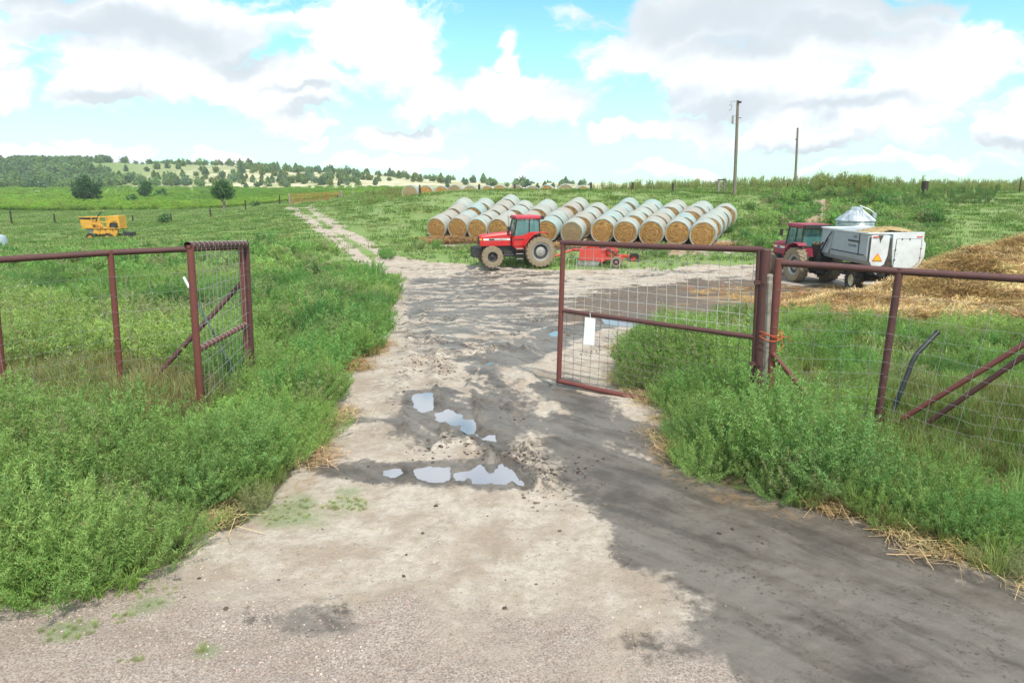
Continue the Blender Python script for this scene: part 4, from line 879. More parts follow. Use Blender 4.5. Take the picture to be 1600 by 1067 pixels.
def tractor(loc, heading, body, top, tyre, rimmat, label, name='tractor', load=False):
    e = empty(name, loc, heading); tag(e, label, 'tractor', None)
    c = MB(); c.box((1.9, 0, .95), (3.0, .55, .62)); c.box((.1, 0, .98), (.9, .75, .75)); c.box((2.9, 0, .72), (.5, 1.35, .22)); c.cyl((0, -.95, .93), (0, .95, .93), .16); c.box((2.35, 0, 1.22), (1.4, .62, .22))
    c.box((1.9, .42, .8), (.55, .2, .3)); c.cyl((1.35, .45, .7), (2.2, .45, .7), .09); c.box((-.55, 0, .62), (.7, .5, .2)); c.box((-.62, .38, .85), (.5, .08, .5), 0, .4); c.box((-.62, -.38, .85), (.5, .08, .5), 0, .4)
    c.build('chassis', M['dark'], e, bevel=.02)
    # hood in side profile
    h = MB(); sec = []
    for x, zt, wd, zb in ((3.62, 1.86, .30, 1.32), (3.52, 1.93, .35, 1.26), (2.9, 2.00, .385, 1.26), (2.2, 2.07, .40, 1.27), (1.70, 2.13, .41, 1.28)):
        sec.append([(x, -wd, zb), (x, -wd, zt - .14), (x, -wd * .82, zt - .03), (x, -wd * .4, zt), (x, wd * .4, zt), (x, wd * .82, zt - .03), (x, wd, zt - .14), (x, wd, zb)])
    vs = [p for s_ in sec for p in s_]; m8 = 8; fs = [[i * m8 + j, i * m8 + (j + 1) % m8, (i + 1) * m8 + (j + 1) % m8, (i + 1) * m8 + j] for i in range(4) for j in range(m8)] + [list(range(8)), list(range(32, 40))[::-1]]
    hd = h.add(vs, fs).build('hood', M[body], e, True, .012)
    tp_ = MB(); 
    for i in range(4):
        for (ya, yb, za, zb2) in ((-.82, -.4, .03, 0), (-.4, .4, 0, 0), (.4, .82, 0, .03)):
            x0, zt0, w0, _ = ((3.62, 1.86, .30, 0), (3.52, 1.93, .35, 0), (2.9, 2.00, .385, 0), (2.2, 2.07, .40, 0), (1.70, 2.13, .41, 0))[i]
            x1, zt1, w1_, _ = ((3.52, 1.93, .35, 0), (2.9, 2.00, .385, 0), (2.2, 2.07, .40, 0), (1.70, 2.13, .41, 0), (0, 0, 0, 0))[i]
            tp_.add([(x0, w0 * ya, zt0 - za + .004), (x0, w0 * yb, zt0 - zb2 + .004), (x1, w1_ * yb, zt1 - zb2 + .004), (x1, w1_ * ya, zt1 - za + .004)], [[0, 1, 2, 3]])
    tp_.build('hood_top', M[top], e, True)
    g_ = MB(); g_.box((3.635, 0, 1.58), (.03, .50, .46)); 
    for k_ in range(5): g_.box((3.655, 0, 1.42 + k_ * .08), (.015, .48, .02))
    g_.build('grille', M['stripe'], e)
    for s_ in (-1, 1):
        d_ = MB(); d_.add([(3.40, s_ * .376, 1.60), (1.76, s_ * .424, 1.60), (1.76, s_ * .424, 1.72), (3.40, s_ * .376, 1.72)], [[0, 1, 2, 3] if s_ > 0 else [3, 2, 1, 0]])
        d_.build('side_stripe', M['whitepaint'], e, fix=False)
        d_ = MB(); d_.add([(3.06, s_ * .392, 1.615), (2.72, s_ * .402, 1.615), (2.72, s_ * .402, 1.705), (3.06, s_ * .392, 1.705)], [[0, 1, 2, 3] if s_ > 0 else [3, 2, 1, 0]])
        d_.build('dark_panel', M['stripe'], e, fix=False)
        hl = MB(); hl.box((3.56, s_ * .325, 1.66), (.14, .075, .12)); hl.build('headlight', M['lampamber'], e, bevel=.01)
    if not load:
        lettering('CASE INTERNATIONAL', .105, M['stripe'], e, (2.22, .425, 1.658), (R(90), 0, R(181.6)))
    w_ = MB(); 
    for k_ in range(8): w_.box((3.86, -.42 + k_ * .12, .92), (.42, .10, .62))
    w_.box((3.72, 0, 1.2), (.3, 1.0, .14)); w_.build('front_weights', M['dark'], e, bevel=.02)
    # cab
    cb = MB(); cb.prism([(1.66, 1.28), (1.66, 1.86), (1.2, 1.86), (-.02, 1.86), (-.02, 1.3), (.4, 1.0), (1.4, 1.0)], -.70, .70); cb.build('cab_base', M[body], e, bevel=.02)
    fr = MB()
    for s_ in (-1, 1):
        for (xa, za, xb, zb2) in ((1.60, 1.84, 1.40, 2.86), (.66, 1.84, .62, 2.86), (-.02, 1.84, .02, 2.86)): fr.tube([(xa, s_ * .72, za), (xb, s_ * .66, zb2)], .042, 6)
        fr.tube([(1.60, s_ * .72, 1.88), (-.02, s_ * .72, 1.88)], .035, 6)
    for x_, z_ in ((1.40, 2.84), (.02, 2.84), (1.60, 1.88), (-.02, 1.88)): fr.tube([(x_, -.68, z_), (x_, .68, z_)], .035, 6)
    fr.build('cab_frame', M['stripe'], e)
    gl = MB()
    for s_ in (-1, 1):
        gl = MB(); gl.add([(1.58, s_ * .71, 1.9), (-.0, s_ * .71, 1.9), (.03, s_ * .655, 2.84), (1.40, s_ * .655, 2.84)], [[0, 1, 2, 3]]); gl.build('side_window', M['glass'], e)
    gl = MB(); gl.add([(1.585, .7, 1.9), (1.585, -.7, 1.9), (1.41, -.65, 2.84), (1.41, .65, 2.84)], [[0, 1, 2, 3]]); gl.build('windscreen', M['glass'], e)
    gl = MB(); gl.add([(-.01, .7, 1.9), (-.01, -.7, 1.9), (.03, -.65, 2.84), (.03, .65, 2.84)], [[0, 1, 2, 3]]); gl.build('rear_window', M['glass'], e)
    st = MB(); st.box((.42, 0, 1.95), (.45, .5, .14)); st.box((.22, 0, 2.25), (.14, .48, .6)); st.tube([(1.2, 0, 1.9), (1.02, 0, 2.2)], .03); st.lathe([(.17, 0), (.19, .015), (.17, .03)], (1.0, 0, 2.21), 'Z', 14); st.build('seat', M['stripe'], e, bevel=.02)
    rf = MB(); rf.box((.72, 0, 2.97), (1.58, 1.52, .20)); rf.build('roof', M[top], e, bevel=.05)
    rr_ = MB(); rr_.box((-.17, 0, 2.94), (.22, 1.46, .20)); rr_.build('roof_vent', M['stripe'], e, bevel=.02)
    for s_ in (-1, 1):
        lp = MB(); lp.box((1.53, s_ * .62, 2.93), (.05, .18, .10)); lp.build('work_light', M['stripe'], e, bevel=.01)
        fe = MB(); th = .045
        prof = [(1.02, 1.30), (.98, 1.42), (.72, 1.80), (.45, 2.02), (.05, 2.12), (-.42, 2.09), (-.46, 2.0)]
        inn = [(x - .03 if x > 0 else x, z - th) for x, z in prof][::-1]
        fe.prism(prof + inn, s_ * .68, s_ * 1.18); fe.prism([(1.60, 1.28), (1.58, 1.88), (1.05, 1.90), (.66, 2.08), (.05, 2.12), (.45, 2.0), (.72, 1.78), (1.0, 1.30)], s_ * .705, s_ * .76)
        fe.build('fender', M[body], e, bevel=.008)
        fs_ = MB(); fs_.box((1.28, s_ * .772, 1.66), (.62, .008, .05)); fs_.build('fender_stripe', M['stripe'], e)
    for k_ in range(3): s1 = MB(); s1.box((1.28, .86, 1.12 - k_ * .30), (.42, .24, .035)); s1.build('step', M['steel'], e)
    s1 = MB(); s1.box((1.06, .86, .82), (.03, .22, .66)); s1.box((1.5, .86, .82), (.03, .22, .66)); s1.build('step_frame', M['dark'], e)
    ex = MB(); ex.cyl((1.86, .42, 1.95), (1.86, .42, 2.42), .075); ex.build('muffler', M['stripe'], e, True)
    ex = MB(); ex.tube([(1.86, .42, 2.4), (1.86, .42, 2.95), (1.90, .42, 3.12)], .035, 10); ex.build('exhaust_pipe', M['steel'], e, True)
    mi = MB(); mi.tube([(1.45, .7, 2.7), (1.6, .98, 2.72)], .015, 5); mi.box((1.6, 1.02, 2.55), (.03, .18, .38)); mi.build('mirror', M['stripe'], e)
    for s_ in (-1, 1):
        wheel(e, 0, s_ * .93, .93, .52, .52, s_, tyre, rimmat, 'steel' if rimmat == 'rim' else 'dark', 22)
        wheel(e, 2.95, s_ * .86, .66, .42, .29, s_, tyre, 'dark', 'dark', 18)
    db = MB(); db.box((-.75, 0, .48), (.7, .12, .06)); db.build('drawbar', M['dark'], e)
    return e
tr1 = P(839, 420, 41.6); z1 = gz1(tr1.x, tr1.y + .9)
tractor((tr1.x - .0, tr1.y + .93, z1 - .02), R(192), 'red', 'redtop', 'rubber_mud', 'rim', 'bright red tractor with muddy tyres parked before the bale stack')
tractor((16.15, 36.75, gz1(16.15, 36.75) - .02), R(98), 'maroon', 'maroon', 'rubber_mud', 'rim', 'faded maroon tractor hitched ahead of the feed wagon', load=True)

# ---------------------------------------------------------------- pull scraper
nw = P(962, 425, 41.3); e = empty('box_scraper', (nw.x, nw.y, gz1(nw.x, nw.y)), R(163)); tag(e, 'orange red pull type box scraper on tyres hitched behind the red tractor', 'scraper')
# local x = heading (left in the photo), local y = away from the near wheel (negative is far)
Wd = 2.5
b_ = MB(); b_.prism([(2.25, .42), (2.25, 1.12), (1.0, 1.12), (.9, .42)], 0, .07); b_.build('side_plate', M['orangered'], e, bevel=.01)
b_ = MB(); b_.prism([(2.25, .42), (2.25, 1.12), (1.0, 1.12), (.9, .42)], -Wd, -Wd + .07); b_.build('side_plate', M['orangered'], e, bevel=.01)
b_ = MB(); b_.prism([(1.0, .30), (1.0, 1.08), (.93, 1.08), (.88, .30)], -Wd + .07, 0); 
for k_ in range(6): b_.box((.84, -.12 - k_ * (Wd - .25) / 5, .72), (.22, .07, .66))
b_.box((.84, -Wd / 2, 1.06), (.25, Wd, .09)); b_.box((.84, -Wd / 2, .42), (.25, Wd, .10)); b_.build('back_wall', M['orangered'], e, bevel=.008)
b_ = MB(); b_.box((2.2, -Wd / 2, 1.05), (.14, Wd - .14, .14)); b_.box((1.6, -Wd / 2, .5), (.1, Wd - .16, .12)); b_.build('front_beam', M['orangered'], e, bevel=.01)
b_ = MB(); b_.prism([(2.4, .08), (2.32, .44), (.95, .44), (1.1, .05)], .0, .03); b_.prism([(1.25, .04), (1.0, .36), (.97, .34), (1.2, .02)], -Wd + .05, -.03); b_.prism([(2.4, .08), (2.32, .44), (.95, .44), (1.1, .05)], -Wd - .02, -Wd + .01); b_.build('cutting_edge', M['steel'], e)
b_ = MB(); b_.box((.25, -.35, .55), (1.3, .14, .16)); b_.box((.0, -Wd + .35, .55), (1.9, .14, .16)); b_.box((-.05, -Wd / 2, .55), (.16, Wd - .4, .16)); b_.box((.35, -1.3, .95), (.5, .5, .10)); b_.box((.2, -1.05, .80), (.1, .1, .5)); b_.box((.2, -1.6, .80), (.1, .1, .5)); b_.box((.55, -2.2, .8), (.5, .12, .5)); b_.build('rear_frame', M['orangered'], e, bevel=.01)
b_ = MB(); b_.tube([(.75, -.9, 1.12), (.1, -.75, .72)], .06, 8); b_.tube([(1.2, -.9, 1.16), (.75, -.9, 1.12)], .035, 8); b_.build('hydraulic_ram', M['dark'], e, True)
hx = empty  # keep helper name in scope
hitch = Matrix.Rotation(-R(163), 3, 'Z') @ (Vector((tr1.x + 1.05, tr1.y + .93 + .25, 0)) - Vector((nw.x, nw.y, 0)))
b_ = MB(); b_.tube([(2.2, -.5, 1.0), (2.9, -.9, .95), (hitch.x, hitch.y, .55)], .075, 6); b_.tube([(2.2, -Wd + .4, 1.0), (2.9, -.98, .95)], .075, 6); b_.build('tongue', M['orangered'], e)
b_ = MB(); b_.tube([(2.1, -.7, 1.12), (3.0, -.92, 1.12), (hitch.x + .4, hitch.y + .1, .95)], .02, 5); b_.tube([(2.1, -.8, 1.1), (3.0, -1.0, 1.05), (hitch.x + .5, hitch.y, .85)], .02, 5); b_.build('hydraulic_hose', M['stripe'], e)
wheel(e, 0, -.10, .36, .26, .18, 1, 'rubber_mud', 'dark', 'steel', 14)
wheel(e, -.85, -Wd + .5, .38, .26, .19, 1, 'rubber', 'orangered', 'orangered', 14)
b_ = MB(); b_.cyl((0, -.3, .36), (0, 0, .36), .05); b_.cyl((-.85, -Wd + .2, .38), (-.85, -Wd + .7, .38), .05); b_.box((-.4, -Wd + .3, .48), (1.0, .1, .12)); b_.build('axle', M['orangered'], e)

# ---------------------------------------------------------------- feed wagon
wz = gz1(17.2, 32.3); e = empty('feed_wagon', (17.27, 32.3, wz), R(91)); tag(e, 'feed mixer wagon, side greyed for shade, with an orange safety triangle on its back', 'feed wagon')
poly = [(1.25, 3.08), (1.25, 2.0), (1.19, 1.72), (1.02, 1.50), (.75, 1.42), (.40, 1.44), (.15, 1.62), (-.05, 1.42), (-.35, 1.27), (-.95, 1.27), (-1.25, 1.58), (-1.33, 2.2), (-1.30, 2.6), (-1.25, 3.08)]
b_ = MB(); b_.prismx(poly, -1.25, 3.2); b_.build('hopper_body', M['wagon_shade_grey'], e, bevel=.015)
b_ = MB(); b_.box((.98, 1.27, 3.09), (4.5, .07, .09)); b_.box((.98, -1.27, 3.09), (4.5, .07, .09)); b_.box((-1.27, 0, 3.09), (.07, 2.55, .09)); b_.box((3.22, 0, 3.09), (.07, 2.55, .09)); b_.build('top_rim', M['wagon_white'], e, bevel=.01)
b_ = MB(); b_.box((.5, 1.262, 2.0), (3.1, .03, .045)); b_.box((-.55, 1.262, 2.5), (.03, .03, 1.1)); b_.build('seam_strip', M['dark'], e)
b_ = MB(); b_.prism([(2.0, 2.95), (3.15, 2.95), (3.15, 1.75), (2.35, 1.75), (2.1, 2.2)], 1.253, 1.275); b_.build('front_side_panel', M['wagon_shade_grey'], e)
b_ = MB(); b_.box((-.06, 1.268, 2.62), (1.05, .012, .085)); b_.build('side_decal', M['stripe'], e)
b_ = MB(); b_.box((-.15, 1.268, 2.84), (.36, .010, .07)); b_.box((-.10, 1.268, 2.38), (.30, .010, .055)); b_.box((.22, 1.268, 2.38), (.20, .010, .055)); b_.build('side_decal', M['wagon_shade_grey'], e)
lettering('3130', .15, M['stripe'], e, (-.15, 1.276, 2.84), (R(90), 0, R(180))); lettering('REEL AUGER', .13, M['stripe'], e, (.02, 1.276, 2.38), (R(90), 0, R(180)))
b_ = MB(); b_.prismx([(1.05, 3.0), (1.12, 2.95), (1.12, 1.75), (.98, 1.50), (.62, 1.44), (.42, 1.55), (.30, 2.0), (.27, 2.95), (.33, 3.0), (.66, 3.0), (.70, 3.0)], -1.31, -1.255); b_.build('rear_left_panel', M['wagon_white'], e, bevel=.012)
b_ = MB(); b_.prismx([(.58, 2.99), (.82, 2.99), (.73, 2.74), (.70, 2.60), (.67, 2.74)], -1.318, -1.312)
b_.prismx([(1.115, 2.9), (1.155, 2.9), (1.155, 1.7), (1.115, 1.75)], -1.318, -1.262); b_.prismx([(.28, 2.9), (.20, 2.8), (.18, 2.0), (.05, 1.55), (.12, 1.44), (.52, 1.44), (.36, 1.62), (.30, 2.0)], -1.30, -1.258); b_.build('dark_gap_notch', M['gap_dark'], e)  # dark sheets painting shade in the panel gap and notch, plus an edge strip
b_ = MB(); b_.prismx([(.16, 3.03), (-1.26, 3.03), (-1.26, 2.75), (-1.37, 2.6), (-1.37, 1.95), (-1.22, 1.56), (-.98, 1.26), (-.10, 1.26), (.05, 1.5), (.12, 2.2)], -1.34, -1.256); b_.build('rear_frame_panel', M['wagon_white'], e, bevel=.012)
b_ = MB(); b_.prismx([(-.02, 2.80), (-1.14, 2.80), (-1.14, 1.72), (-.86, 1.38), (.02, 1.38)], -1.375, -1.342); b_.build('rear_door', M['wagon_white'], e, bevel=.012)
b_ = MB()
dr = [(-.02, 2.80), (-1.14, 2.80), (-1.14, 1.72), (-.86, 1.38), (.02, 1.38)]
for (a_, b2_) in zip(dr, dr[1:] + dr[:1]): b_.tube([(-1.350, a_[0] * 1.015, a_[1] + .012 * (1 if a_[1] > 2 else -1)), (-1.350, b2_[0] * 1.015, b2_[1] + .012 * (1 if b2_[1] > 2 else -1))], .013, 4)
for (yy, zz) in ((-.25, 2.81), (-.6, 2.81), (-1.15, 2.35), (-1.15, 1.9), (0, 2.3), (0, 1.8)): b_.box((-1.38, yy, zz), (.03, .05, .06))
b_.build('door_seal', M['dark'], e)
def tri(s, x, y0, z0): return [(y0 - s * .5, z0 - s * .29), (y0 + s * .5, z0 - s * .29), (y0, z0 + s * .58)]
b_ = MB(); q = tri(.46, 0, .76, 1.86); b_.prismx(q, -1.325, -1.314); b_.build('triangle_border', M['smv_red'], e)
b_ = MB(); q = tri(.36, 0, .76, 1.86); b_.prismx(q, -1.335, -1.326); b_.build('safety_triangle', M['smv_orange'], e)
for yy in (.93, -1.05): b_ = MB(); b_.box((-1.345, yy, 2.92), (.02, .26, .05)); b_.build('red_reflector', M['smv_red'], e)
b_ = MB(); b_.box((.6, .55, 1.08), (4.4, .16, .22)); b_.box((.6, -.55, 1.08), (4.4, .16, .22)); b_.box((0, 0, .62), (.16, 2.0, .16)); b_.box((0, 0, .85), (.3, 1.3, .3)); b_.box((2.6, 0, 1.05), (.2, 1.3, .3)); b_.box((-.9, 0, 1.08), (.2, 1.5, .2)); b_.box((3.6, .2, .85), (1.6, .2, .18)); b_.box((1.5, .6, .9), (.5, .6, .4)); b_.build('chassis', M['dark'], e, bevel=.015)
b_ = MB(); b_.box((-1.45, -.55, .86), (.34, 1.75, .16)); b_.box((-1.3, -.1, 1.05), (.12, .12, .3)); b_.box((-1.3, -1.0, 1.05), (.12, .12, .3)); b_.build('rear_bumper', M['dark'], e, bevel=.01)
b_ = MB(); b_.prismx([(1.0, 1.45), (1.12, 1.40), (.55, .95), (.45, 1.0)], -1.2, -1.1); b_.build('rear_strut', M['wagon_shade_grey'], e)
b_ = MB(); b_.prismx([(1.45, 2.12), (.45, 2.12), (.60, 1.15), (1.25, 1.15)], 3.24, 3.30); b_.prismx([(1.45, 2.12), (.45, 2.12), (.60, 1.15), (1.25, 1.15)], 3.80, 3.86); b_.prismx([(1.45, 2.12), (1.39, 2.12), (1.19, 1.15), (1.25, 1.15)], 3.30, 3.80); b_.prismx([(.45, 2.12), (.51, 2.12), (.66, 1.15), (.60, 1.15)], 3.30, 3.80); b_.box((3.55, .92, 1.18), (.5, .6, .05)); b_.build('side_chute', M['stripe'], e, bevel=.01)
b_ = MB()
for k_ in range(26):
    c_ = (random.uniform(3.32, 3.78), random.uniform(.55, 1.36), random.uniform(1.98, 2.20)); b_.box(c_, (random.uniform(.1, .28), random.uniform(.1, .28), random.uniform(.06, .16)), random.uniform(0, 3), random.uniform(-.4, .4))
b_.build('chute_feed', M['silage'], e)
b_ = MB(); b_.tube([(2.35, 1.36, 2.55), (3.2, 1.42, 1.3)], .045, 8); b_.tube([(2.0, 1.34, 2.95), (2.35, 1.38, 2.55), (2.5, 1.40, 2.2)], .03, 6); b_.tube([(2.9, 1.3, 2.3), (3.05, 1.42, 1.9), (2.8, 1.42, 1.45), (3.1, 1.4, 1.1)], .035, 6); b_.build('hydraulic_ram', M['dark'], e, True)
# load of feed
gx_, gy_ = np.meshgrid(np.linspace(-1.24, 3.15, 60), np.linspace(-1.22, 1.2, 36)); 
hgt = 3.02 + .34 * np.exp(-((gx_ + .35) / 1.2) ** 2 - ((gy_ + .15) / 1.1) ** 2) + (fbm(gx_, gy_, 2.2, 4) - .5) * .22
hgt = hgt - .22 * sstep(.6, 1.6, gx_); ii = (np.arange(59)[None, :] + (np.arange(35) * 60)[:, None]); ff2 = np.stack([ii, ii + 1, ii + 61, ii + 60], -1).reshape(-1, 4)
lm = mesh_from('feed_load', np.stack([gx_.ravel(), gy_.ravel(), hgt.ravel()], 1), ff2); lm.materials.append(M['silage']); lo = bpy.data.objects.new('feed_load', lm); col.objects.link(lo); lo.parent = e
sk = MB(); 
for xs_, ys_, w_, d_ in ((.95, 1.19, 4.4, .02), (.95, -1.22, 4.4, .02)): sk.box((xs_, ys_, 3.0), (w_, d_, .25))
for s_ in (-1, 1): wheel(e, 0, s_ * 1.02, .55, .42, .27, s_, 'rubber', 'cream', 'cream', 20)

e.scale = (1, 1, .915)
for c_ in e.children:
    if c_.name.startswith('wheel'): c_.scale = (1, 1, 1 / .915); c_.location.z = .55 / .915
# ---------------------------------------------------------------- grain bin
bc = P(1336.5, 344, 50.5); r_ = 1.27; ez = bc.z; gzb = gz1(bc.x, bc.y) - .3; e = empty('grain_bin', (bc.x, bc.y, gzb)); tag(e, 'small corrugated silver grain bin with a cone roof behind the feed wagon', 'grain bin'); H_ = ez - gzb
b_ = MB(); prof = [(r_, 0)]; nr = int(H_ / .10) * 2
for k_ in range(nr + 1): prof.append((r_ + (.028 if k_ % 2 else 0), H_ * k_ / nr))
b_.lathe(prof, (0, 0, 0), 'Z', 48); b_.build('wall', M['galv'], e, True)
b_ = MB(); b_.lathe([(r_ + .09, H_ - .03), (r_ + .07, H_ + .02), (.42, H_ + .72), (.42, H_ + .80), (.40, H_ + .90), (.05, H_ + .96)], (0, 0, 0), 'Z', 32)
for k_ in range(16):
    a = 2 * math.pi * k_ / 16; b_.tube([(math.cos(a) * (r_ + .07), math.sin(a) * (r_ + .07), H_ + .03), (math.cos(a) * .44, math.sin(a) * .44, H_ + .735)], .018, 4)
b_.build('roof', M['galv'], e, True)
b_ = MB(); la = R(-112)
def lp_(r, z, off): return (math.cos(la) * r - math.sin(la) * off, math.sin(la) * r + math.cos(la) * off, z)
for off in (-.33, .33): b_.tube([lp_(r_ + .14, .1, off), lp_(r_ + .14, H_ + .1, off), lp_(r_ + .10, H_ + .42, off), lp_(.55, H_ + 1.0, off)], .022, 5)
for k_ in range(14): z_ = .2 + k_ * .3; b_.tube([lp_(r_ + .14, z_, -.33), lp_(r_ + .14, z_, .33)], .015, 4) if z_ < H_ + .3 else None
b_.tube([lp_(1.0, H_ + .72, -.33), lp_(1.0, H_ + .72, .33)], .015, 4); b_.build('ladder', M['galv'], e)
b_ = MB(); b_.tube([(.1, -.2, H_ + 1.05), (.8, -.35, H_ + .75), (1.1, -.45, H_ + .52)], .03, 5); b_.box((1.12, -.45, H_ + .36), (.2, .2, .36)); b_.build('lid_rail', M['galv'], e)

# ---------------------------------------------------------------- yellow machine
yb = P(168, 374, 69); e = empty('yard_machine', (yb.x, yb.y, gz1(yb.x, yb.y) - .28), R(4)); tag(e, 'old yellow self propelled farm machine standing in the left pasture', 'farm machine')
S = .0037; fx_ = lambda c: (c - 740) * S; fz = lambda c: (850 - c) * S
b_ = MB(); b_.prism([(fx_(195), fz(290)), (fx_(480), fz(300)), (fx_(500), fz(520)), (fx_(260), fz(520)), (fx_(205), fz(420))], -.75, .75); b_.build('engine_box', M['yellow'], e, bevel=.03)
b_ = MB(); b_.box((fx_(320), 0, fz(262)), (1.05, 1.3, .16)); b_.build('air_screen', M['dark'], e, bevel=.02)
b_ = MB()
for yy in (-.7, .7):
    for zc_ in (228, 365): b_.tube([(fx_(150 if zc_ == 228 else 480), yy, fz(zc_)), (fx_(1190), yy, fz(zc_))], .035, 6)
    for xc_ in (485, 690, 860, 1190): b_.tube([(fx_(xc_), yy, fz(225)), (fx_(xc_), yy, fz(505))], .035, 6)
    b_.tube([(fx_(855), yy, fz(225)), (fx_(890), yy, fz(505))], .03, 6)
b_.build('guard_rail', M['yellow'], e)
b_ = MB(); b_.prism([(fx_(905), fz(195)), (fx_(1195), fz(190)), (fx_(1190), fz(500)), (fx_(1150), fz(500)), (fx_(1140), fz(360)), (fx_(1080), fz(335)), (fx_(980), fz(350)), (fx_(930), fz(420)), (fx_(915), fz(500)), (fx_(885), fz(500))], -.72, .72); b_.build('feed_housing', M['yellow'], e, bevel=.02)
b_ = MB(); b_.cyl((fx_(1035), -.66, fz(430)), (fx_(1035), .6, fz(430)), .36, n=20); b_.box((fx_(1110), -.5, fz(440)), (.25, .5, .45)); b_.build('drum', M['dark'], e, True)
b_ = MB(); b_.box((fx_(700), 0, fz(520)), (3.8, 1.4, .10)); b_.prism([(fx_(490), fz(385)), (fx_(650), fz(390)), (fx_(720), fz(430)), (fx_(752), fz(495)), (fx_(715), fz(495)), (fx_(680), fz(445)), (fx_(600), fz(420)), (fx_(500), fz(425))], -.8, -.3); b_.build('deck', M['yellow'], e, bevel=.015)
b_ = MB()
for (a_, b2_, c_, d_) in ((560, 600, .6, .5), (730, 610, .5, .5), (900, 600, .6, .55), (1030, 640, .35, .7), (1010, 750, .25, .7)): b_.box((fx_(a_), -.35, fz(b2_)), (c_, .5, d_), .2, .3)
for k_ in range(8): b_.tube([(fx_(560 + k_ * 65), -.6, fz(540)), (fx_(600 + k_ * 62 + 30 * (k_ % 3)), -.66, fz(690))], .04, 6)
b_.build('running_gear', M['yellow'], e, bevel=.02)
b_ = MB(); b_.prism([(fx_(290), fz(540)), (fx_(700), fz(530)), (fx_(680), fz(680)), (fx_(380), fz(650))], -.5, .5); b_.build('belly_pan', M['steel'], e, bevel=.02)
for xc_ in (420, 860): wheel(e, fx_(xc_), -.85, .38, .3, .2, -1, 'rubber', 'yellow', 'yellow', 14); wheel(e, fx_(xc_), .85, .38, .3, .2, 1, 'rubber', 'yellow', 'yellow', 14)
b_ = MB(); b_.tube([(fx_(540), -.3, fz(360)), (fx_(590), -.3, fz(230)), (fx_(640), -.3, fz(160)), (fx_(712), -.3, fz(92))], .055, 8); b_.build('exhaust_pipe', M['stripe'], e, True)
b_ = MB(); b_.tube([(fx_(1060), -.2, fz(510)), (fx_(1200), -.2, fz(560)), (fx_(1260), -.2, fz(620))], .06, 6); b_.prism([(fx_(1222), fz(625)), (fx_(1455), fz(635)), (fx_(1450), fz(815)), (fx_(1215), fz(805))], -.5, .4); b_.build('black_box', M['stripe'], e, bevel=.02)
# ---------------------------------------------------------------- leaf materials
def leaf_mat(name, src, trans=.32, rough=.6):
    m, t, out = new_mat(name)
    if src == 'inst': tint = t.attr('tint', 'INSTANCER').outputs['Color']
    elif src == 'obj': tint = t.node('ShaderNodeObjectInfo').outputs['Color']
    else: tint = t.node('ShaderNodeRGB').outputs[0]; t.n[-1].outputs[0].default_value = (*src, 1)
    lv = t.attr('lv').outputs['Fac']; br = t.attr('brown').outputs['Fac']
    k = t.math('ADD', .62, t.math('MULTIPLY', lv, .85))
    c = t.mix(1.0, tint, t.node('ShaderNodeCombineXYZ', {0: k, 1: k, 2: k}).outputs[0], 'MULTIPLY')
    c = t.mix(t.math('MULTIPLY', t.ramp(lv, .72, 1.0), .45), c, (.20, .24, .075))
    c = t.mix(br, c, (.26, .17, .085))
    d = t.node('ShaderNodeBsdfPrincipled', {'Base Color': c, 'Roughness': rough, 'Specular IOR Level': .25})
    tr = t.node('ShaderNodeBsdfTranslucent', {'Color': t.mix(1.0, c, (1.25, 1.35, .6), 'MULTIPLY')})
    mx = t.node('ShaderNodeMixShader', {0: trans, 1: d.outputs[0], 2: tr.outputs[0]}); t.l.new(mx.outputs[0], out.inputs[0]); return m
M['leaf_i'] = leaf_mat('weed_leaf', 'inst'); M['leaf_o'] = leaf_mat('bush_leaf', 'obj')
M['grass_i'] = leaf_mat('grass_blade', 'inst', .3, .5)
m, t, out = new_mat('straw_stalk'); tint = t.attr('tint', 'INSTANCER').outputs['Color']; lv = t.attr('lv').outputs['Fac']
k = t.math('ADD', .55, t.math('MULTIPLY', lv, .9)); c = t.mix(1.0, tint, t.node('ShaderNodeCombineXYZ', {0: k, 1: k, 2: k}).outputs[0], 'MULTIPLY')
bs = t.node('ShaderNodeBsdfPrincipled', {'Base Color': c, 'Roughness': .85, 'Specular IOR Level': .15}); t.l.new(bs.outputs[0], out.inputs[0]); M['straw_i'] = m

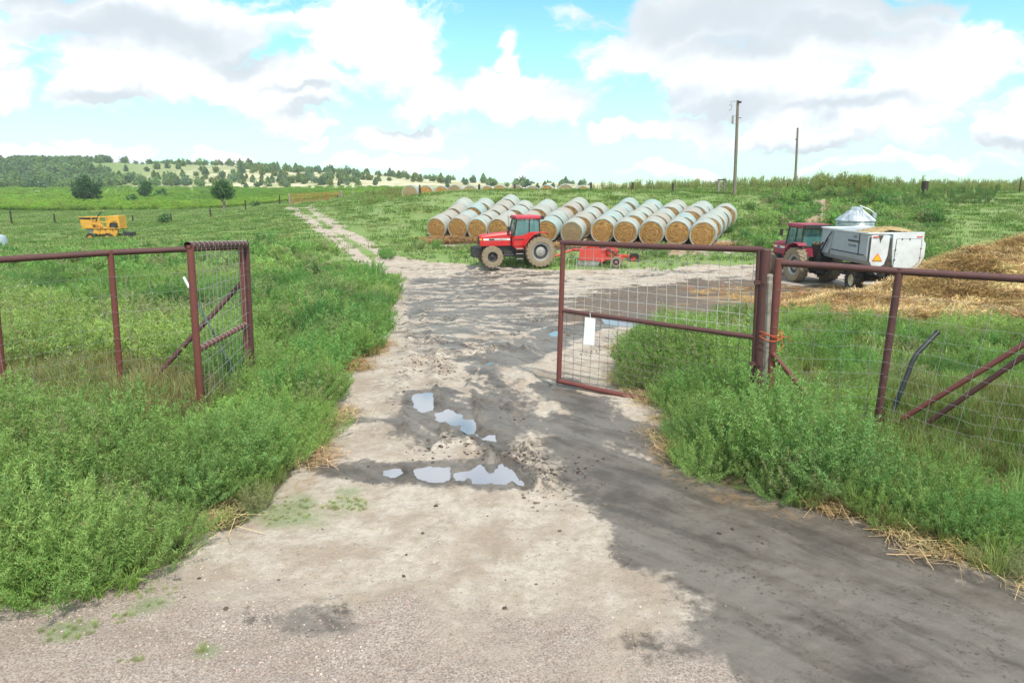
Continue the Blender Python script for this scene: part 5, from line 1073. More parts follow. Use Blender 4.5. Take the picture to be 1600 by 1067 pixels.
def tri_mesh(name, V, LV, BR, mat):
    """V: (n,3,3) triangles"""
    n = len(V); me = mesh_from(name, V.reshape(-1, 3), np.arange(n * 3).reshape(-1, 3), {'lv': np.repeat(LV, 3), 'brown': np.repeat(BR, 3)}, smooth=False)
    me.materials.append(mat); return me
def stems_tris(p0, p1, w):
    d = p1 - p0; s = np.cross(d, rng.normal(size=d.shape)); s /= np.linalg.norm(s, axis=1, keepdims=True) + 1e-9
    w = np.asarray(w); w = w[:, None] if w.ndim else w
    return np.stack([p0 - s * w, p0 + s * w, p1], 1)
def kochia(seed, nst, nlf, h, spread, ll, lw, mat, dead=.03):
    """feathery bushy weed: many upright stems set with narrow leaves"""
    g = np.random.default_rng(seed); V = []; LV = []; BR = []
    az_ = g.random(nst) * 2 * np.pi; tilt = g.random(nst) ** .8 * spread; L = h * (.72 + .36 * g.random(nst)) * (1 - .18 * tilt / spread)
    base = np.stack([np.cos(az_), np.sin(az_)], 1) * (g.random(nst) ** .6 * .16 * h / .6)[:, None]
    for i in range(nst):
        q = np.linspace(0, 1, 6); bend = tilt[i] * (1 - .35 * q); r = np.cumsum(np.r_[0, np.sin(bend[1:])]) / 5 * L[i]; z = np.cumsum(np.r_[0, np.cos(bend[1:])]) / 5 * L[i]
        wob_ = g.normal(size=(6, 2)) * .012 * h
        P_ = np.stack([base[i, 0] + r * np.cos(az_[i]) + wob_[:, 0], base[i, 1] + r * np.sin(az_[i]) + wob_[:, 1], z], 1)
        V.append(stems_tris(P_[:-1], P_[1:], .0022 * h / .6 * (1.3 if ll < .06 else 2))); LV.append(np.full(5, .25)); BR.append(np.full(5, .35))
        n = nlf; tq = .12 + .88 * g.random(n) ** .75; f = tq * 5; k = np.minimum(f.astype(int), 4); fr = (f - k)[:, None]; c = P_[k] * (1 - fr) + P_[k + 1] * fr
        # short side twigs carry the leaves away from the stem
        side = g.normal(size=(n, 3)); side[:, 2] = np.abs(side[:, 2]) * .7 + .15; side /= np.linalg.norm(side, axis=1, keepdims=True)
        out_ = (g.random(n) * .16 * h * (1.15 - tq))[:, None]; c = c + side * out_
        dr = side * .8 + g.normal(size=(n, 3)) * .5; dr[:, 2] += .35; dr /= np.linalg.norm(dr, axis=1, keepdims=True)
        l_ = (ll * (.6 + .7 * g.random(n)))[:, None]; sd = np.cross(dr, g.normal(size=(n, 3))); sd /= np.linalg.norm(sd, axis=1, keepdims=True)
        V.append(np.stack([c - sd * lw, c + sd * lw, c + dr * l_], 1))
        dp = np.clip(.25 + .5 * tq + .25 * g.random(n), 0, 1) * (.75 + .25 * g.random()); LV.append(dp); BR.append((g.random(n) < dead) * .9 + (tq < .22) * .3 * g.random(n))  # leaves low and deep in the clump darker: shade put into the colour
    return tri_mesh('weed_clump', np.concatenate(V), np.concatenate(LV), np.concatenate(BR), mat)
def grass(seed, nb, h, w, rad, mat, lean=.5, dead=.12, seeds=0.0):
    g = np.random.default_rng(seed); a = g.random(nb) * 6.283; r = rad * np.sqrt(g.random(nb)); b = np.stack([np.cos(a) * r, np.sin(a) * r, np.zeros(nb)], 1)
    a2 = a + g.normal(size=nb) * .9; L = h * (.45 + .65 * g.random(nb)); le = lean * (.2 + g.random(nb))
    d = np.stack([np.cos(a2), np.sin(a2), np.zeros(nb)], 1); up = np.array([0, 0, 1.0])
    p1 = b + (up * .55 + d * (le * .22)[:, None]) * L[:, None]; p2 = b + (up * (.95 - .25 * le)[:, None] + d * (le * .75)[:, None]) * L[:, None]
    s = np.stack([-np.sin(a2 + g.normal(size=nb)), np.cos(a2), np.zeros(nb)], 1); s /= np.linalg.norm(s, axis=1, keepdims=True); ww = (w * (.6 + .8 * g.random(nb)))[:, None]
    V = np.concatenate([np.stack([b - s * ww, b + s * ww, p1 + s * ww * .8], 1), np.stack([b - s * ww, p1 + s * ww * .8, p1 - s * ww * .8], 1), np.stack([p1 - s * ww * .8, p1 + s * ww * .8, p2], 1)])
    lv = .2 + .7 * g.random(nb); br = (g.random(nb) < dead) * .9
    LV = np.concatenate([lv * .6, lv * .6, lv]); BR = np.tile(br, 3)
    return tri_mesh('grass_tuft', V, LV, BR, mat)
def broad(seed, n, h, rad, ll, mat):
    g = np.random.default_rng(seed); a = g.random(n) * 6.283; r = rad * np.sqrt(g.random(n)); z = h * (.25 + .75 * g.random(n)) * (1 - .5 * (r / rad) ** 2)
    c = np.stack([np.cos(a) * r, np.sin(a) * r, z], 1); dr = np.stack([np.cos(a + g.normal(size=n)), np.sin(a + g.normal(size=n)), .1 + .5 * g.normal(size=n)], 1); dr /= np.linalg.norm(dr, axis=1, keepdims=True)
    sd = np.cross(dr, np.array([0, 0, 1.0]) + .5 * g.normal(size=(n, 3))); sd /= np.linalg.norm(sd, axis=1, keepdims=True); l_ = (ll * (.6 + .7 * g.random(n)))[:, None]
    m_ = c + dr * l_ * .45
    V = np.concatenate([np.stack([c, m_ + sd * l_ * .3, c + dr * l_], 1), np.stack([c, c + dr * l_, m_ - sd * l_ * .3], 1)]); lv = .3 + .6 * g.random(n)
    return tri_mesh('leafy_weed', V, np.tile(lv, 2), np.tile((g.random(n) < .03) * .9, 2), mat)
def strawm(seed, n, rad, h, L, w, mat):
    g = np.random.default_rng(seed); c = np.stack([g.normal(size=n) * rad * .5, g.normal(size=n) * rad * .5, h * g.random(n)], 1)
    d = g.normal(size=(n, 3)); d[:, 2] *= .35; d /= np.linalg.norm(d, axis=1, keepdims=True); l_ = (L * (.4 + g.random(n)))[:, None]
    s = np.cross(d, np.array([0, 0, 1.0]) + .3 * g.normal(size=(n, 3))); s /= np.linalg.norm(s, axis=1, keepdims=True)
    a_, b_ = c - d * l_ / 2, c + d * l_ / 2
    V = np.concatenate([np.stack([a_ - s * w, a_ + s * w, b_ + s * w], 1), np.stack([a_ - s * w, b_ + s * w, b_ - s * w], 1)]); lv = g.random(n)
    return tri_mesh('straw_bits', V, np.tile(lv, 2), np.zeros(2 * n), mat)

# ---------------------------------------------------------------- scatter for ground cover (kind = stuff)
def scatter(name, meshes, X, Y, rot, scl, tint, idx, label, cat, zoff=None, Z=None, tilt=None):
    Zz = ground_z(X, Y) if Z is None else Z
    if zoff is not None: Zz = Zz + zoff
    me = bpy.data.meshes.new(name); n = len(X); me.vertices.add(n); me.vertices.foreach_set('co', np.stack([X, Y, Zz], 1).astype(np.float32).ravel())
    tl = np.zeros(n) if tilt is None else tilt
    for nm, ty, ar, key in (('rotv', 'FLOAT_VECTOR', np.stack([tl * np.cos(rot * 3), tl * np.sin(rot * 3), rot], 1), 'vector'), ('sclv', 'FLOAT_VECTOR', scl if scl.ndim == 2 else np.stack([scl] * 3, 1), 'vector'),
                            ('tint', 'FLOAT_VECTOR', tint, 'vector'), ('idx', 'INT', idx, 'value')):
        at = me.attributes.new(nm, ty, 'POINT'); at.data.foreach_set(key, np.ascontiguousarray(ar, np.int32 if ty == 'INT' else np.float32).ravel())
    o = bpy.data.objects.new(name, me); col.objects.link(o)
    ng = bpy.data.node_groups.new(name, 'GeometryNodeTree'); ng.interface.new_socket('Geometry', in_out='INPUT', socket_type='NodeSocketGeometry'); ng.interface.new_socket('Geometry', in_out='OUTPUT', socket_type='NodeSocketGeometry')
    gi = ng.nodes.new('NodeGroupInput'); go = ng.nodes.new('NodeGroupOutput'); jn = ng.nodes.new('GeometryNodeJoinGeometry')
    def na(nm, dt):
        q = ng.nodes.new('GeometryNodeInputNamedAttribute'); q.data_type = dt; q.inputs['Name'].default_value = nm; return q.outputs[0]
    rv, sv_, iv = na('rotv', 'FLOAT_VECTOR'), na('sclv', 'FLOAT_VECTOR'), na('idx', 'INT')
    for k, ms in enumerate(meshes):
        po = bpy.data.objects.new(name + '_source', ms)
        oi = ng.nodes.new('GeometryNodeObjectInfo'); oi.inputs['Object'].default_value = po; oi.inputs['As Instance'].default_value = True
        cmp_ = ng.nodes.new('FunctionNodeCompare'); cmp_.data_type = 'INT'; cmp_.operation = 'EQUAL'; ng.links.new(iv, cmp_.inputs[2]); cmp_.inputs[3].default_value = k
        ip = ng.nodes.new('GeometryNodeInstanceOnPoints'); ng.links.new(gi.outputs[0], ip.inputs['Points']); ng.links.new(cmp_.outputs[0], ip.inputs['Selection']); ng.links.new(oi.outputs['Geometry'], ip.inputs['Instance'])
        ng.links.new(rv, ip.inputs['Rotation']); ng.links.new(sv_, ip.inputs['Scale']); ng.links.new(ip.outputs[0], jn.inputs[0])
    ng.links.new(jn.outputs[0], go.inputs[0]); md = o.modifiers.new('scatter', 'NODES'); md.node_group = ng
    tag(o, label, cat, None, 'stuff'); return o
def sample(n, y0, y1, half=.88, pad=2.0, power=1.0):
    """random ground points of the view wedge, widened for a step to the side"""
    Y = y0 + (y1 - y0) * rng.random(n) ** power; X = (rng.random(n) * 2 - 1) * (half * (y1) + pad); k = np.abs(X) < half * Y + pad; return X[k], Y[k]
def tints(X, Y, a, b, s=.35, j=.26):
    f = sstep(.3, .7, fbm(X, Y, s, 3))[:, None]; t = np.array(a)[None] * (1 - f) + np.array(b)[None] * f
    return t * (1 + j * (rng.random((len(X), 1)) * 2 - 1)) * (1 + .06 * rng.normal(size=(len(X), 3)))
G_BR, G_DK, G_YL, G_OL = (.185, .325, .090), (.090, .205, .060), (.31, .40, .13), (.24, .30, .13)

MK0 = [kochia(s, 44, 104, .60, 1.2, .028, .0036, M['leaf_i']) for s in (1, 2, 3)]
MK1 = [kochia(s, 28, 38, .60, 1.2, .060, .0065, M['leaf_i']) for s in (4, 5)]
MK2 = [kochia(s, 16, 13, .62, .9, .13, .020, M['leaf_i'], .02) for s in (6, 7)]
MG0 = [grass(s, 90, .42, .0032, .16, M['grass_i'], .8) for s in (11, 12)]
MGD = [grass(s, 110, .5, .0035, .18, M['grass_i'], .6, .32) for s in (13, 14)]
MG1 = [grass(s, 60, .34, .010, .35, M['grass_i'], .8) for s in (15, 16)]
MG2 = [grass(s, 46, .24, .024, .75, M['grass_i'], 1.0, .03) for s in (17, 18)]
MB0 = [broad(s, 260, .28, .30, .055, M['leaf_i']) for s in (21, 22)]
MS0 = [strawm(s, 90, .22, .05, .20, .0022, M['straw_i']) for s in (31, 32)]
MSP = [strawm(s, 170, .45, .12, .15, .0045, M['straw_i']) for s in (33, 34)]

EDGE_TR = lambda X, Y: np.minimum(line_dist(X, Y, TRL), line_dist(X, Y, TRR))
EDGE = lambda X, Y: poly_sdf(X, Y, DIRT)
# --- near and middle weeds
def weeds(n, y0, y1, meshes, smin, smax, name, label, keepf=None, power=1.0, pad=2.0, yell=0.0):
    X, Y = sample(n, y0, y1, power=power, pad=pad); d = dirt_at(X, Y); sdf = EDGE(X, Y)
    pm_, _ = pile_mask(X, Y)
    k = (d < .5) & (pm_ < .2) & (EDGE_TR(X, Y) > 1.2)
    if keepf is not None: k &= keepf(X, Y, sdf)
    X, Y, sdf = X[k], Y[k], sdf[k]
    cl = sstep(.32, .68, fbm(X, Y, .85, 3))
    cl = np.maximum(cl, .75 * sstep(-1.4, -.3, sdf) * (Y < 34))
    sc = (smin + (smax - smin) * rng.random(len(X))) * (.34 + 1.15 * cl) * (.62 + .38 * sstep(0, -.8, sdf)) * np.where(Y > 34, .35 + .65 * sstep(-1, -5, sdf), 1) * np.where((X > 4.4) & (Y > 8.3 ) & (Y < 20), .62, 1) * np.where((X > 3.4) & (Y < 8.3), .6, 1)
    T_ = tints(X, Y, G_BR, G_DK, .55); yl = sstep(.42, .66, fbm(X + 40, Y, .16, 3))[:, None] * (.45 + yell); T_ = T_ * (1 - yl) + np.array(G_YL)[None] * yl * (1 + .15 * rng.normal(size=(len(X), 1)))
    od = (rng.random(len(X)) < .13)[:, None]; T_ = np.where(od, np.array([(.27, .29, .15)]), T_)
    return scatter(name, meshes, X, Y, rng.random(len(X)) * 6.28, sc, T_, rng.integers(0, len(meshes), len(X)), label, 'weeds', zoff=-.03 * sc, tilt=.12 * rng.random(len(X)))
thatch = gp([(1370, 625), (1640, 625), (1720, 770), (1480, 765), (1370, 715)])
thatchL = gp([(-150, 560), (0, 560), (300, 585), (345, 600), (345, 640), (260, 690), (170, 700), (0, 705), (-150, 720)])
weeds(3600, 3.4, 12.5, MK0, .6, 1.35, 'weeds', 'tall feathery green weeds around the gate and fences', lambda X, Y, s: (poly_sdf(X, Y, thatch) < 0) & ((poly_sdf(X, Y, thatchL) < 0) | (rng.random(len(X)) < .10)) & (rng.random(len(X)) < .85))
weeds(14000, 12, 36, MK1, .75, 1.3, 'weeds', 'feathery light green weeds filling the pasture left of the lane', lambda X, Y, s: (rng.random(len(X)) < .9), .9, yell=.35)
RSL = gp([(1140, 395), (1150, 330), (1230, 305), (1420, 300), (1480, 340), (1430, 380), (1600, 420), (1600, 470), (1460, 440), (1440, 380), (1240, 400)])
weeds(9000, 34, 66, MK2, .7, 1.35, 'weeds', 'bright green weeds on the bank behind the feed wagon and beyond', lambda X, Y, s: (poly_sdf(X, Y, RSL) > -.5) | (s > -3.5) | ((X < -10) & (rng.random(len(X)) < .8 * (1 - sstep(36, 62, Y)))))
# --- grasses
def grasses(n, y0, y1, meshes, s0, s1, a, b, name, label, keepf=None, power=1.0, pad=2.0):
    X, Y = sample(n, y0, y1, power=power, pad=pad); d = dirt_at(X, Y); pm_, _ = pile_mask(X, Y); k = (d < .35) & (pm_ < .3)
    if keepf is not None: k &= keepf(X, Y)
    X, Y = X[k], Y[k]; sc = (s0 + (s1 - s0) * rng.random(len(X))) * (.6 + .7 * fbm(X, Y, .6, 3))
    return scatter(name, meshes, X, Y, rng.random(len(X)) * 6.28, sc, tints(X, Y, a, b, .3), rng.integers(0, len(meshes), len(X)), label, 'grass')
grasses(2600, 3.4, 13, MG0, .45, .95, G_BR, G_YL, 'grass', 'green grass blades among the near weeds')
grasses(7500, 3.4, 13, MGD, .7, 1.2, (.17, .26, .07), (.27, .28, .12), 'grass', 'coarse grass with brown dead blades under the fence wires', lambda X, Y: (poly_sdf(X, Y, thatch) > 0) | (poly_sdf(X, Y, thatchL) > 0))
grasses(11000, 12, 40, MG1, .7, 1.25, G_BR, G_YL, 'grass', 'grass of the middle pasture')
grasses(32000, 38, 125, MG2, .8, 1.5, (.19, .30, .085), (.26, .345, .125), 'grass', 'dull green grass of the banks and far pasture', power=.8)
X, Y = sample(900, 3.4, 11); k = (dirt_at(X, Y) < .3) & (X < 0) & (poly_sdf(X, Y, gp([(0, 690), (170, 690), (330, 640), (300, 720), (120, 760), (0, 770)])) > -.3); X, Y = X[k], Y[k]
scatter('leafy_weeds', MB0, X, Y, rng.random(len(X)) * 6.28, .7 + .5 * rng.random(len(X)), tints(X, Y, (.18, .36, .08), (.25, .42, .10)), rng.integers(0, 2, len(X)), 'bright broad leafed weeds low in the left foreground', 'weeds')
# sprigs of grass on the dirt
TF = [((440, 800), .45, 60), ((545, 790), .25, 40), ((112, 990), .24, 16), ((230, 940), .35, 16), ((325, 1018), .1, 5), ((205, 1035), .09, 5), ((190, 970), .1, 4), ((130, 925), .3, 8)]
xs_, ys_ = [], []
for (p_, r_, n_) in TF:
    c_ = G(*p_)
    for _ in range(n_): a = random.random() * 6.28; q = r_ * math.sqrt(random.random()); xs_.append(c_.x + q * math.cos(a)); ys_.append(c_.y + q * .7 * math.sin(a))
X, Y = np.array(xs_), np.array(ys_); scatter('grass', MG0, X, Y, rng.random(len(X)) * 6.28, .07 + .09 * rng.random(len(X)), tints(X, Y, (.36, .46, .18), (.42, .46, .24)), rng.integers(0, 2, len(X)), 'short sparse grass sprouting from the dirt', 'grass')
# bright big-bladed grass at the gravel edge
c_ = G(90, 905); X = c_.x + rng.normal(size=34) * .42; Y = c_.y + rng.normal(size=34) * .16; scatter('grass', [grass(41, 60, .42, .006, .12, M['grass_i'], 1.5, .04)], X, Y, rng.random(34) * 6.28, .6 + .4 * rng.random(34), tints(X, Y, (.20, .36, .08), (.25, .40, .10)), np.zeros(34, int), 'light green arching grass at the corner of the gravel', 'grass')
# dead straw stalks at the weed edge
X, Y = sample(26000, 3.4, 16); sd_ = EDGE(X, Y); f = fbm(X, Y, .9, 3); k = (np.abs(sd_ + .02) < .32) & (f > np.where(X > 0, .40, .45)) & (Y > 4.6) & ((X > 0) | (Y > 6.3)) & (rng.random(len(X)) < .45); X, Y = X[k], Y[k]
scatter('dead_stalks', MS0, X, Y, rng.random(len(X)) * 6.28, .6 + .8 * rng.random(len(X)), tints(X, Y, (.36, .23, .10), (.50, .38, .20)), rng.integers(0, 2, len(X)), 'dry tan stalks lying along the edge of the mud', 'dead stalks')
# loose straw over the pile and the yard
X = 7 + rng.random(44000) * 20; Y = 16 + rng.random(44000) * 15; pm_, pz_ = pile_mask(X, Y); k = (pm_ > .4) & (pz_ - ground_z(X, Y) > .12) & (rng.random(len(X)) < .42); X, Y, Zp = X[k], Y[k], pz_[k]
scatter('loose_straw', MSP, X, Y, rng.random(len(X)) * 6.28, .5 + .7 * rng.random(len(X)), tints(X, Y, (.36, .23, .09), (.70, .53, .27), .8, .45), rng.integers(0, 2, len(X)), 'matted loose straw covering the big heap', 'straw', Z=Zp + .01, tilt=.5 * rng.random(len(X)))
X, Y = sample(9000, 18, 34); k = (dirt_at(X, Y) > .6) & (X > 2) & (fbm(X * .6, Y * 1.5, 1.1, 3) > .5) & (rng.random(len(X)) < np.clip((X - 8) / 7, 0, 1)); X, Y = X[k], Y[k]
scatter('loose_straw', MS0, X, Y, rng.random(len(X)) * 6.28, 1.2 + 1.2 * rng.random(len(X)), tints(X, Y, (.26, .14, .06), (.52, .34, .15)), rng.integers(0, 2, len(X)), 'thin straw litter trodden into the yard', 'straw')
X, Y = [], []
for (a_, b_) in (((668, 374), (760, 380)), ((860, 384), (1150, 388))):
    for _ in range(140): p_ = G(a_[0] + (b_[0] - a_[0]) * random.random(), a_[1] + random.uniform(-2, 6)); X.append(p_.x); Y.append(p_.y)
X, Y = np.array(X), np.array(Y); scatter('loose_straw', MSP, X, Y, rng.random(len(X)) * 6.28, 1.0 + rng.random(len(X)), tints(X, Y, (.34, .20, .09), (.46, .30, .14)), rng.integers(0, 2, len(X)), 'brown hay litter in front of the bale rows', 'straw')
# stones and clods
def stone(seed, flat=.6):
    g = np.random.default_rng(seed); ph = (1 + 5 ** .5) / 2
    v = np.array([(-1, ph, 0), (1, ph, 0), (-1, -ph, 0), (1, -ph, 0), (0, -1, ph), (0, 1, ph), (0, -1, -ph), (0, 1, -ph), (ph, 0, -1), (ph, 0, 1), (-ph, 0, -1), (-ph, 0, 1)], float) / 1.9
    v *= 1 + .3 * g.normal(size=(12, 1)).clip(-1, 1); v[:, 2] *= flat
    f = np.array([(0, 11, 5), (0, 5, 1), (0, 1, 7), (0, 7, 10), (0, 10, 11), (1, 5, 9), (5, 11, 4), (11, 10, 2), (10, 7, 6), (7, 1, 8), (3, 9, 4), (3, 4, 2), (3, 2, 6), (3, 6, 8), (3, 8, 9), (4, 9, 5), (2, 4, 11), (6, 2, 10), (8, 6, 7), (9, 8, 1)])
    me = mesh_from('stone', v, f, {'lv': np.full(12, .35 + .3 * g.random())}, smooth=False); me.materials.append(M['straw_i']); return me
MST = [stone(s) for s in (1, 2, 3)]
n = 26000; Y = 3.0 + 5.5 * rng.random(n) ** 1.4; X = (rng.random(n) * 2 - 1) * (.88 * Y + 1.5); gv = 1 - sstep(4.3, 6.6, Y + .22 * (X + 1.0)); k = (dirt_at(X, Y) > .7) & (rng.random(n) < .10 + .9 * gv) & (poly_sdf(X, Y, FLOW) < .05); X, Y = X[k], Y[k]
scatter('gravel_stones', MST, X, Y, rng.random(len(X)) * 6.28, .0035 + .0075 * rng.random(len(X)) ** 2.2, tints(X, Y, (.34, .255, .21), (.50, .42, .37), 2.0, .4), rng.integers(0, 3, len(X)), 'small pinkish gravel stones strewn over the foreground', 'gravel')
n = 110000; Y = 5 + 26 * rng.random(n) ** 1.5; X = (rng.random(n) * 2 - 1) * (.6 * Y + 2); rd = np.full(n, 9.0)
for r_ in RUTS + TRACKS[:9]: rd = np.minimum(rd, np.abs(line_dist(X, Y, r_) - .32))
for pw in PUDW: rd = np.minimum(rd, np.where(poly_sdf(X, Y, pw) > -.10, 9, -poly_sdf(X, Y, pw) - .08))
k = (dirt_at(X, Y) > .8) & (rng.random(n) < np.exp(-rd / .12) * .9 * sstep(.42, .6, fbm(X, Y, .9, 3)) + .002); X, Y = X[k], Y[k]
scatter('mud_clods', MST, X, Y, rng.random(len(X)) * 6.28, (.006 + .020 * rng.random(len(X)) ** 2.6) * (1 + Y * .02), tints(X, Y, (.085, .065, .05), (.20, .165, .135), 1.0, .3), rng.integers(0, 3, len(X)), 'crumbled mud clods pushed up beside ruts and puddles', 'mud')
# fringe of tall weeds on the ridge
def fringe(n, px0, px1, d0, d1, h0, h1, a, b, label, keep=None, zl=0.0):
    u = rng.random(n); X = []; Y = []
    for q in u: d = d0 + (d1 - d0) * random.random(); p_ = P(px0 + (px1 - px0) * q, 295, d); X.append(p_.x); Y.append(d)
    X, Y = np.array(X), np.array(Y); sc = h0 + (h1 - h0) * rng.random(n) ** 2 * (.5 + fbm(X, Y, .25, 2))
    scatter('tall_weeds', [MW1, MW2], X, Y, rng.random(n) * 6.28, np.stack([sc * .55, sc * .55, sc], 1), tints(X, Y, a, b, .2), rng.integers(0, 2, n), label, 'weeds')
MW1 = kochia(51, 12, 22, 1.0, .30, .16, .022, M['leaf_i'], .12); MW2 = kochia(52, 9, 20, 1.05, .22, .18, .020, M['leaf_i'], .25)
fringe(900, 915, 1620, 70, 80, .6, 1.25, (.22, .31, .11), (.32, .36, .15), 'tall seedy weeds fringing the ridge against the sky')
fringe(160, 1270, 1360, 67, 73, .8, 2.1, (.22, .28, .08), (.27, .30, .12), 'taller yellowish weeds on the ridge right of the short pole')
fringe(260, 1240, 1560, 62, 70, .6, 1.3, G_BR, G_DK, 'dense green weeds just below the ridge')
fringe(260, 560, 640, 70, 95, .3, .7, (.16, .22, .07), (.25, .28, .10), 'weeds on the bank crest by the orange gate')
# far lush field: corn-like rows and rank growth
n = 5200; Y = 115 + 150 * rng.random(n) ** 1.3; X = -(.15 + .75 * rng.random(n)) * Y; scatter('rank_growth', [MW1, MW2], X, Y, rng.random(n) * 6.28, np.stack([1.9 + .6 * rng.random(n)] * 2 + [.55 + 1.0 * rng.random(n) * fbm(X, Y, .05, 2)], 1), tints(X, Y, (.14, .30, .04), (.22, .38, .05), .03), rng.integers(0, 2, n), 'bright lush growth in the far left valley', 'field growth')

# ---------------------------------------------------------------- single bushes
def bush(me, x, y, s, tint, label, cat='bush', group=None, name='weed_bush', sz=1.0):
    o = bpy.data.objects.new(name, me); col.objects.link(o); o.location = (x, y, gz1(x, y) - .03); o.scale = (s, s, s * sz); o.rotation_euler = (0, 0, random.random() * 6.28); o.color = (*tint, 1)
    return tag(o, label, cat, group)
MBU = [kochia(s, 120, 130, .90, 1.35, .036, .0058, M['leaf_o'], .03) for s in (61, 62, 63)]
MBU2 = [kochia(s, 70, 70, .90, 1.3, .065, .010, M['leaf_o'], .03) for s in (64, 65)]
BS = [((1215, 735), 1.15, (.125, .245, .060), 'largest feathery green bush at the foot of the wooden post'),
      ((1300, 770), .86, (.105, .215, .058), 'dark feathery bush leaning over the mud, right of the largest one'),
      ((1130, 705), .58, (.10, .205, .055), 'dense bush below the hinge end of the right gate leaf'),
      ((1175, 650), .90, (.13, .26, .062), 'bush pushed against the thick pipe gate post'),
      ((1085, 640), .70, (.12, .25, .058), 'bush under the lower mesh panel of the right gate'),
      ((1060, 690), .30, (.11, .20, .075), 'low greyish bush at the bottom rail end of the right gate'),
      ((1020, 585), .72, (.105, .235, .055), 'rounded bush behind the middle of the right gate leaf'),
      ((1110, 575), .80, (.13, .26, .06), 'bush behind the hinge half of the right gate leaf'),
      ((1490, 840), .50, (.095, .21, .052), 'dark bush at the mud edge near the right side of the view'),
      ((1585, 850), .54, (.10, .225, .055), 'rightmost bush at the mud edge'),
      ((1400, 805), .46, (.10, .215, .055), 'small bush between the two groups along the mud edge'),
      ((430, 690), .60, (.11, .24, .058), 'bush on the lane edge right of the left gate leaf'),
      ((385, 745), .80, (.12, .24, .06), 'broad bush in front of the left gate leaf'),
      ((455, 640), .72, (.10, .235, .055), 'bush right of the left hinge post'),
      ((300, 800), .55, (.125, .245, .065), 'bush at the corner where weeds meet the dirt'),
      ((180, 860), .50, (.13, .25, .07), 'bush near the gravel in the left foreground'),
      ((500, 590), .80, (.10, .24, .055), 'dark green bush on the lane edge beyond the left gate'),
      ((60, 850), .66, (.12, .24, .065), 'bush at the left edge of the foreground weeds')]
for (p_, s_, tn, lab) in BS:
    q = G(*p_); near_ = q.y < 10.5; bush(random.choice(MBU if near_ else MBU2), q.x, q.y, s_ * 1.22, (tn[0] * 1.55, tn[1] * 1.32, tn[2] * 1.75), lab)
for i, (p_, s_) in enumerate((((605, 405), .75), ((585, 432), .9), ((602, 398), .6), ((560, 440), 1.0))):
    q = G(*p_); bush(MBU2[i % 2], q.x, q.y, s_ * 1.2, (.15, .31, .08), ('small weed bush on the grassy strip between the wheel tracks', 'bush at the tip of the left weeds where the lanes join', 'farther small weed bush between the wheel tracks', 'wide bush left of the lane junction')[i])

# ---------------------------------------------------------------- trees
def crown(seed, blobs_, n, ls, mat, cone=False):
    g = np.random.default_rng(seed); C = []; DP = []
    tot = sum(b[3] ** 2 for b in blobs_)
    for (bx, by, bz, br, bh) in blobs_:
        m_ = max(8, int(n * br ** 2 / tot)); d = g.normal(size=(m_, 3)); d /= np.linalg.norm(d, axis=1, keepdims=True); r = (.35 + .65 * g.random(m_) ** .45)[:, None]
        r = r * (1 + .42 * np.sin(d[:, :1] * 8 + seed) * np.cos(d[:, 1:2] * 7 + d[:, 2:] * 5))
        if cone:
            t_ = (d[:, 2:] * .5 + .5) ** .9; p_ = np.concatenate([d[:, :2] * br * r * (1.15 - t_), (t_ - .45) * 2 * bh], 1)
        else: p_ = d * r * np.array([br, br, bh])
        C.append(p_ + np.array([bx, by, bz])); DP.append(r[:, 0])
    C = np.concatenate(C); DP = np.concatenate(DP); n = len(C); V = []
    for k in range(2):
        a = g.normal(size=(n, 3)); a /= np.linalg.norm(a, axis=1, keepdims=True); b = np.cross(a, g.normal(size=(n, 3))); b /= np.linalg.norm(b, axis=1, keepdims=True); l_ = (ls * (.6 + .8 * g.random(n)))[:, None]
        V.append(np.stack([C - a * l_, C + a * l_ * .5 + b * l_ * .7, C + a * l_ * .6 - b * l_ * .6], 1))
    return tri_mesh('crown', np.concatenate(V), np.tile(.15 + .55 * g.random(n), 2), np.zeros(2 * n), mat)
def tree(name, base, crownme, tint, trunk, label, cat='tree', group=None):
    e = empty(name, base); c = bpy.data.objects.new('crown', crownme); col.objects.link(c); c.parent = e; c.color = (*tint, 1)
    b = MB()
    for pts, r in trunk: b.tube(pts, r, 7)
    b.build('trunk', M['pole'], e, True); return tag(e, label, cat, group)
def tr_at(px, py): q = G(px, py); return Vector((q.x, q.y, gz1(q.x, q.y)))
q = tr_at(137, 319); s = q.y / 150
tree('leafy_tree', q, crown(71, [(0, 0, 3.0 * s, 2.2 * s, 2.2 * s), (-1.4 * s, .3, 2.3 * s, 1.7 * s, 1.5 * s), (1.7 * s, 0, 2.5 * s, 1.5 * s, 1.7 * s), (.2 * s, 0, 4.6 * s, 1.2 * s, 1.2 * s), (-1.0 * s, 0, 4.2 * s, 1.0 * s, .9 * s), (2.4 * s, 0, 3.6 * s, .8 * s, .9 * s)], 3000, .21 * s, M['leaf_o']), (.07, .15, .058),
     [([(0, 0, 0), (.1, 0, 1.6 * s), (0, 0, 3.6 * s)], [.25, .2, .08]), ([(.1, 0, 1.2 * s), (1.4 * s, 0, 3 * s)], [.14, .05])], 'largest dark leafy tree in the far left pasture')
q = tr_at(229, 311); s = q.y / 150
tree('leafy_tree', q, crown(72, [(0, 0, 2.0 * s, 1.2 * s, 1.3 * s), (.3 * s, 0, 3.0 * s, .8 * s, .8 * s), (-.6 * s, 0, 1.5 * s, .9 * s, .8 * s)], 1200, .18 * s, M['leaf_o']), (.085, .18, .065),
     [([(0, 0, 0), (.1, 0, 1.0 * s), (0, 0, 2.4 * s)], [.15, .12, .05])], 'small dark tree in the pasture right of the largest tree')
q = tr_at(350, 332); s = q.y / 105
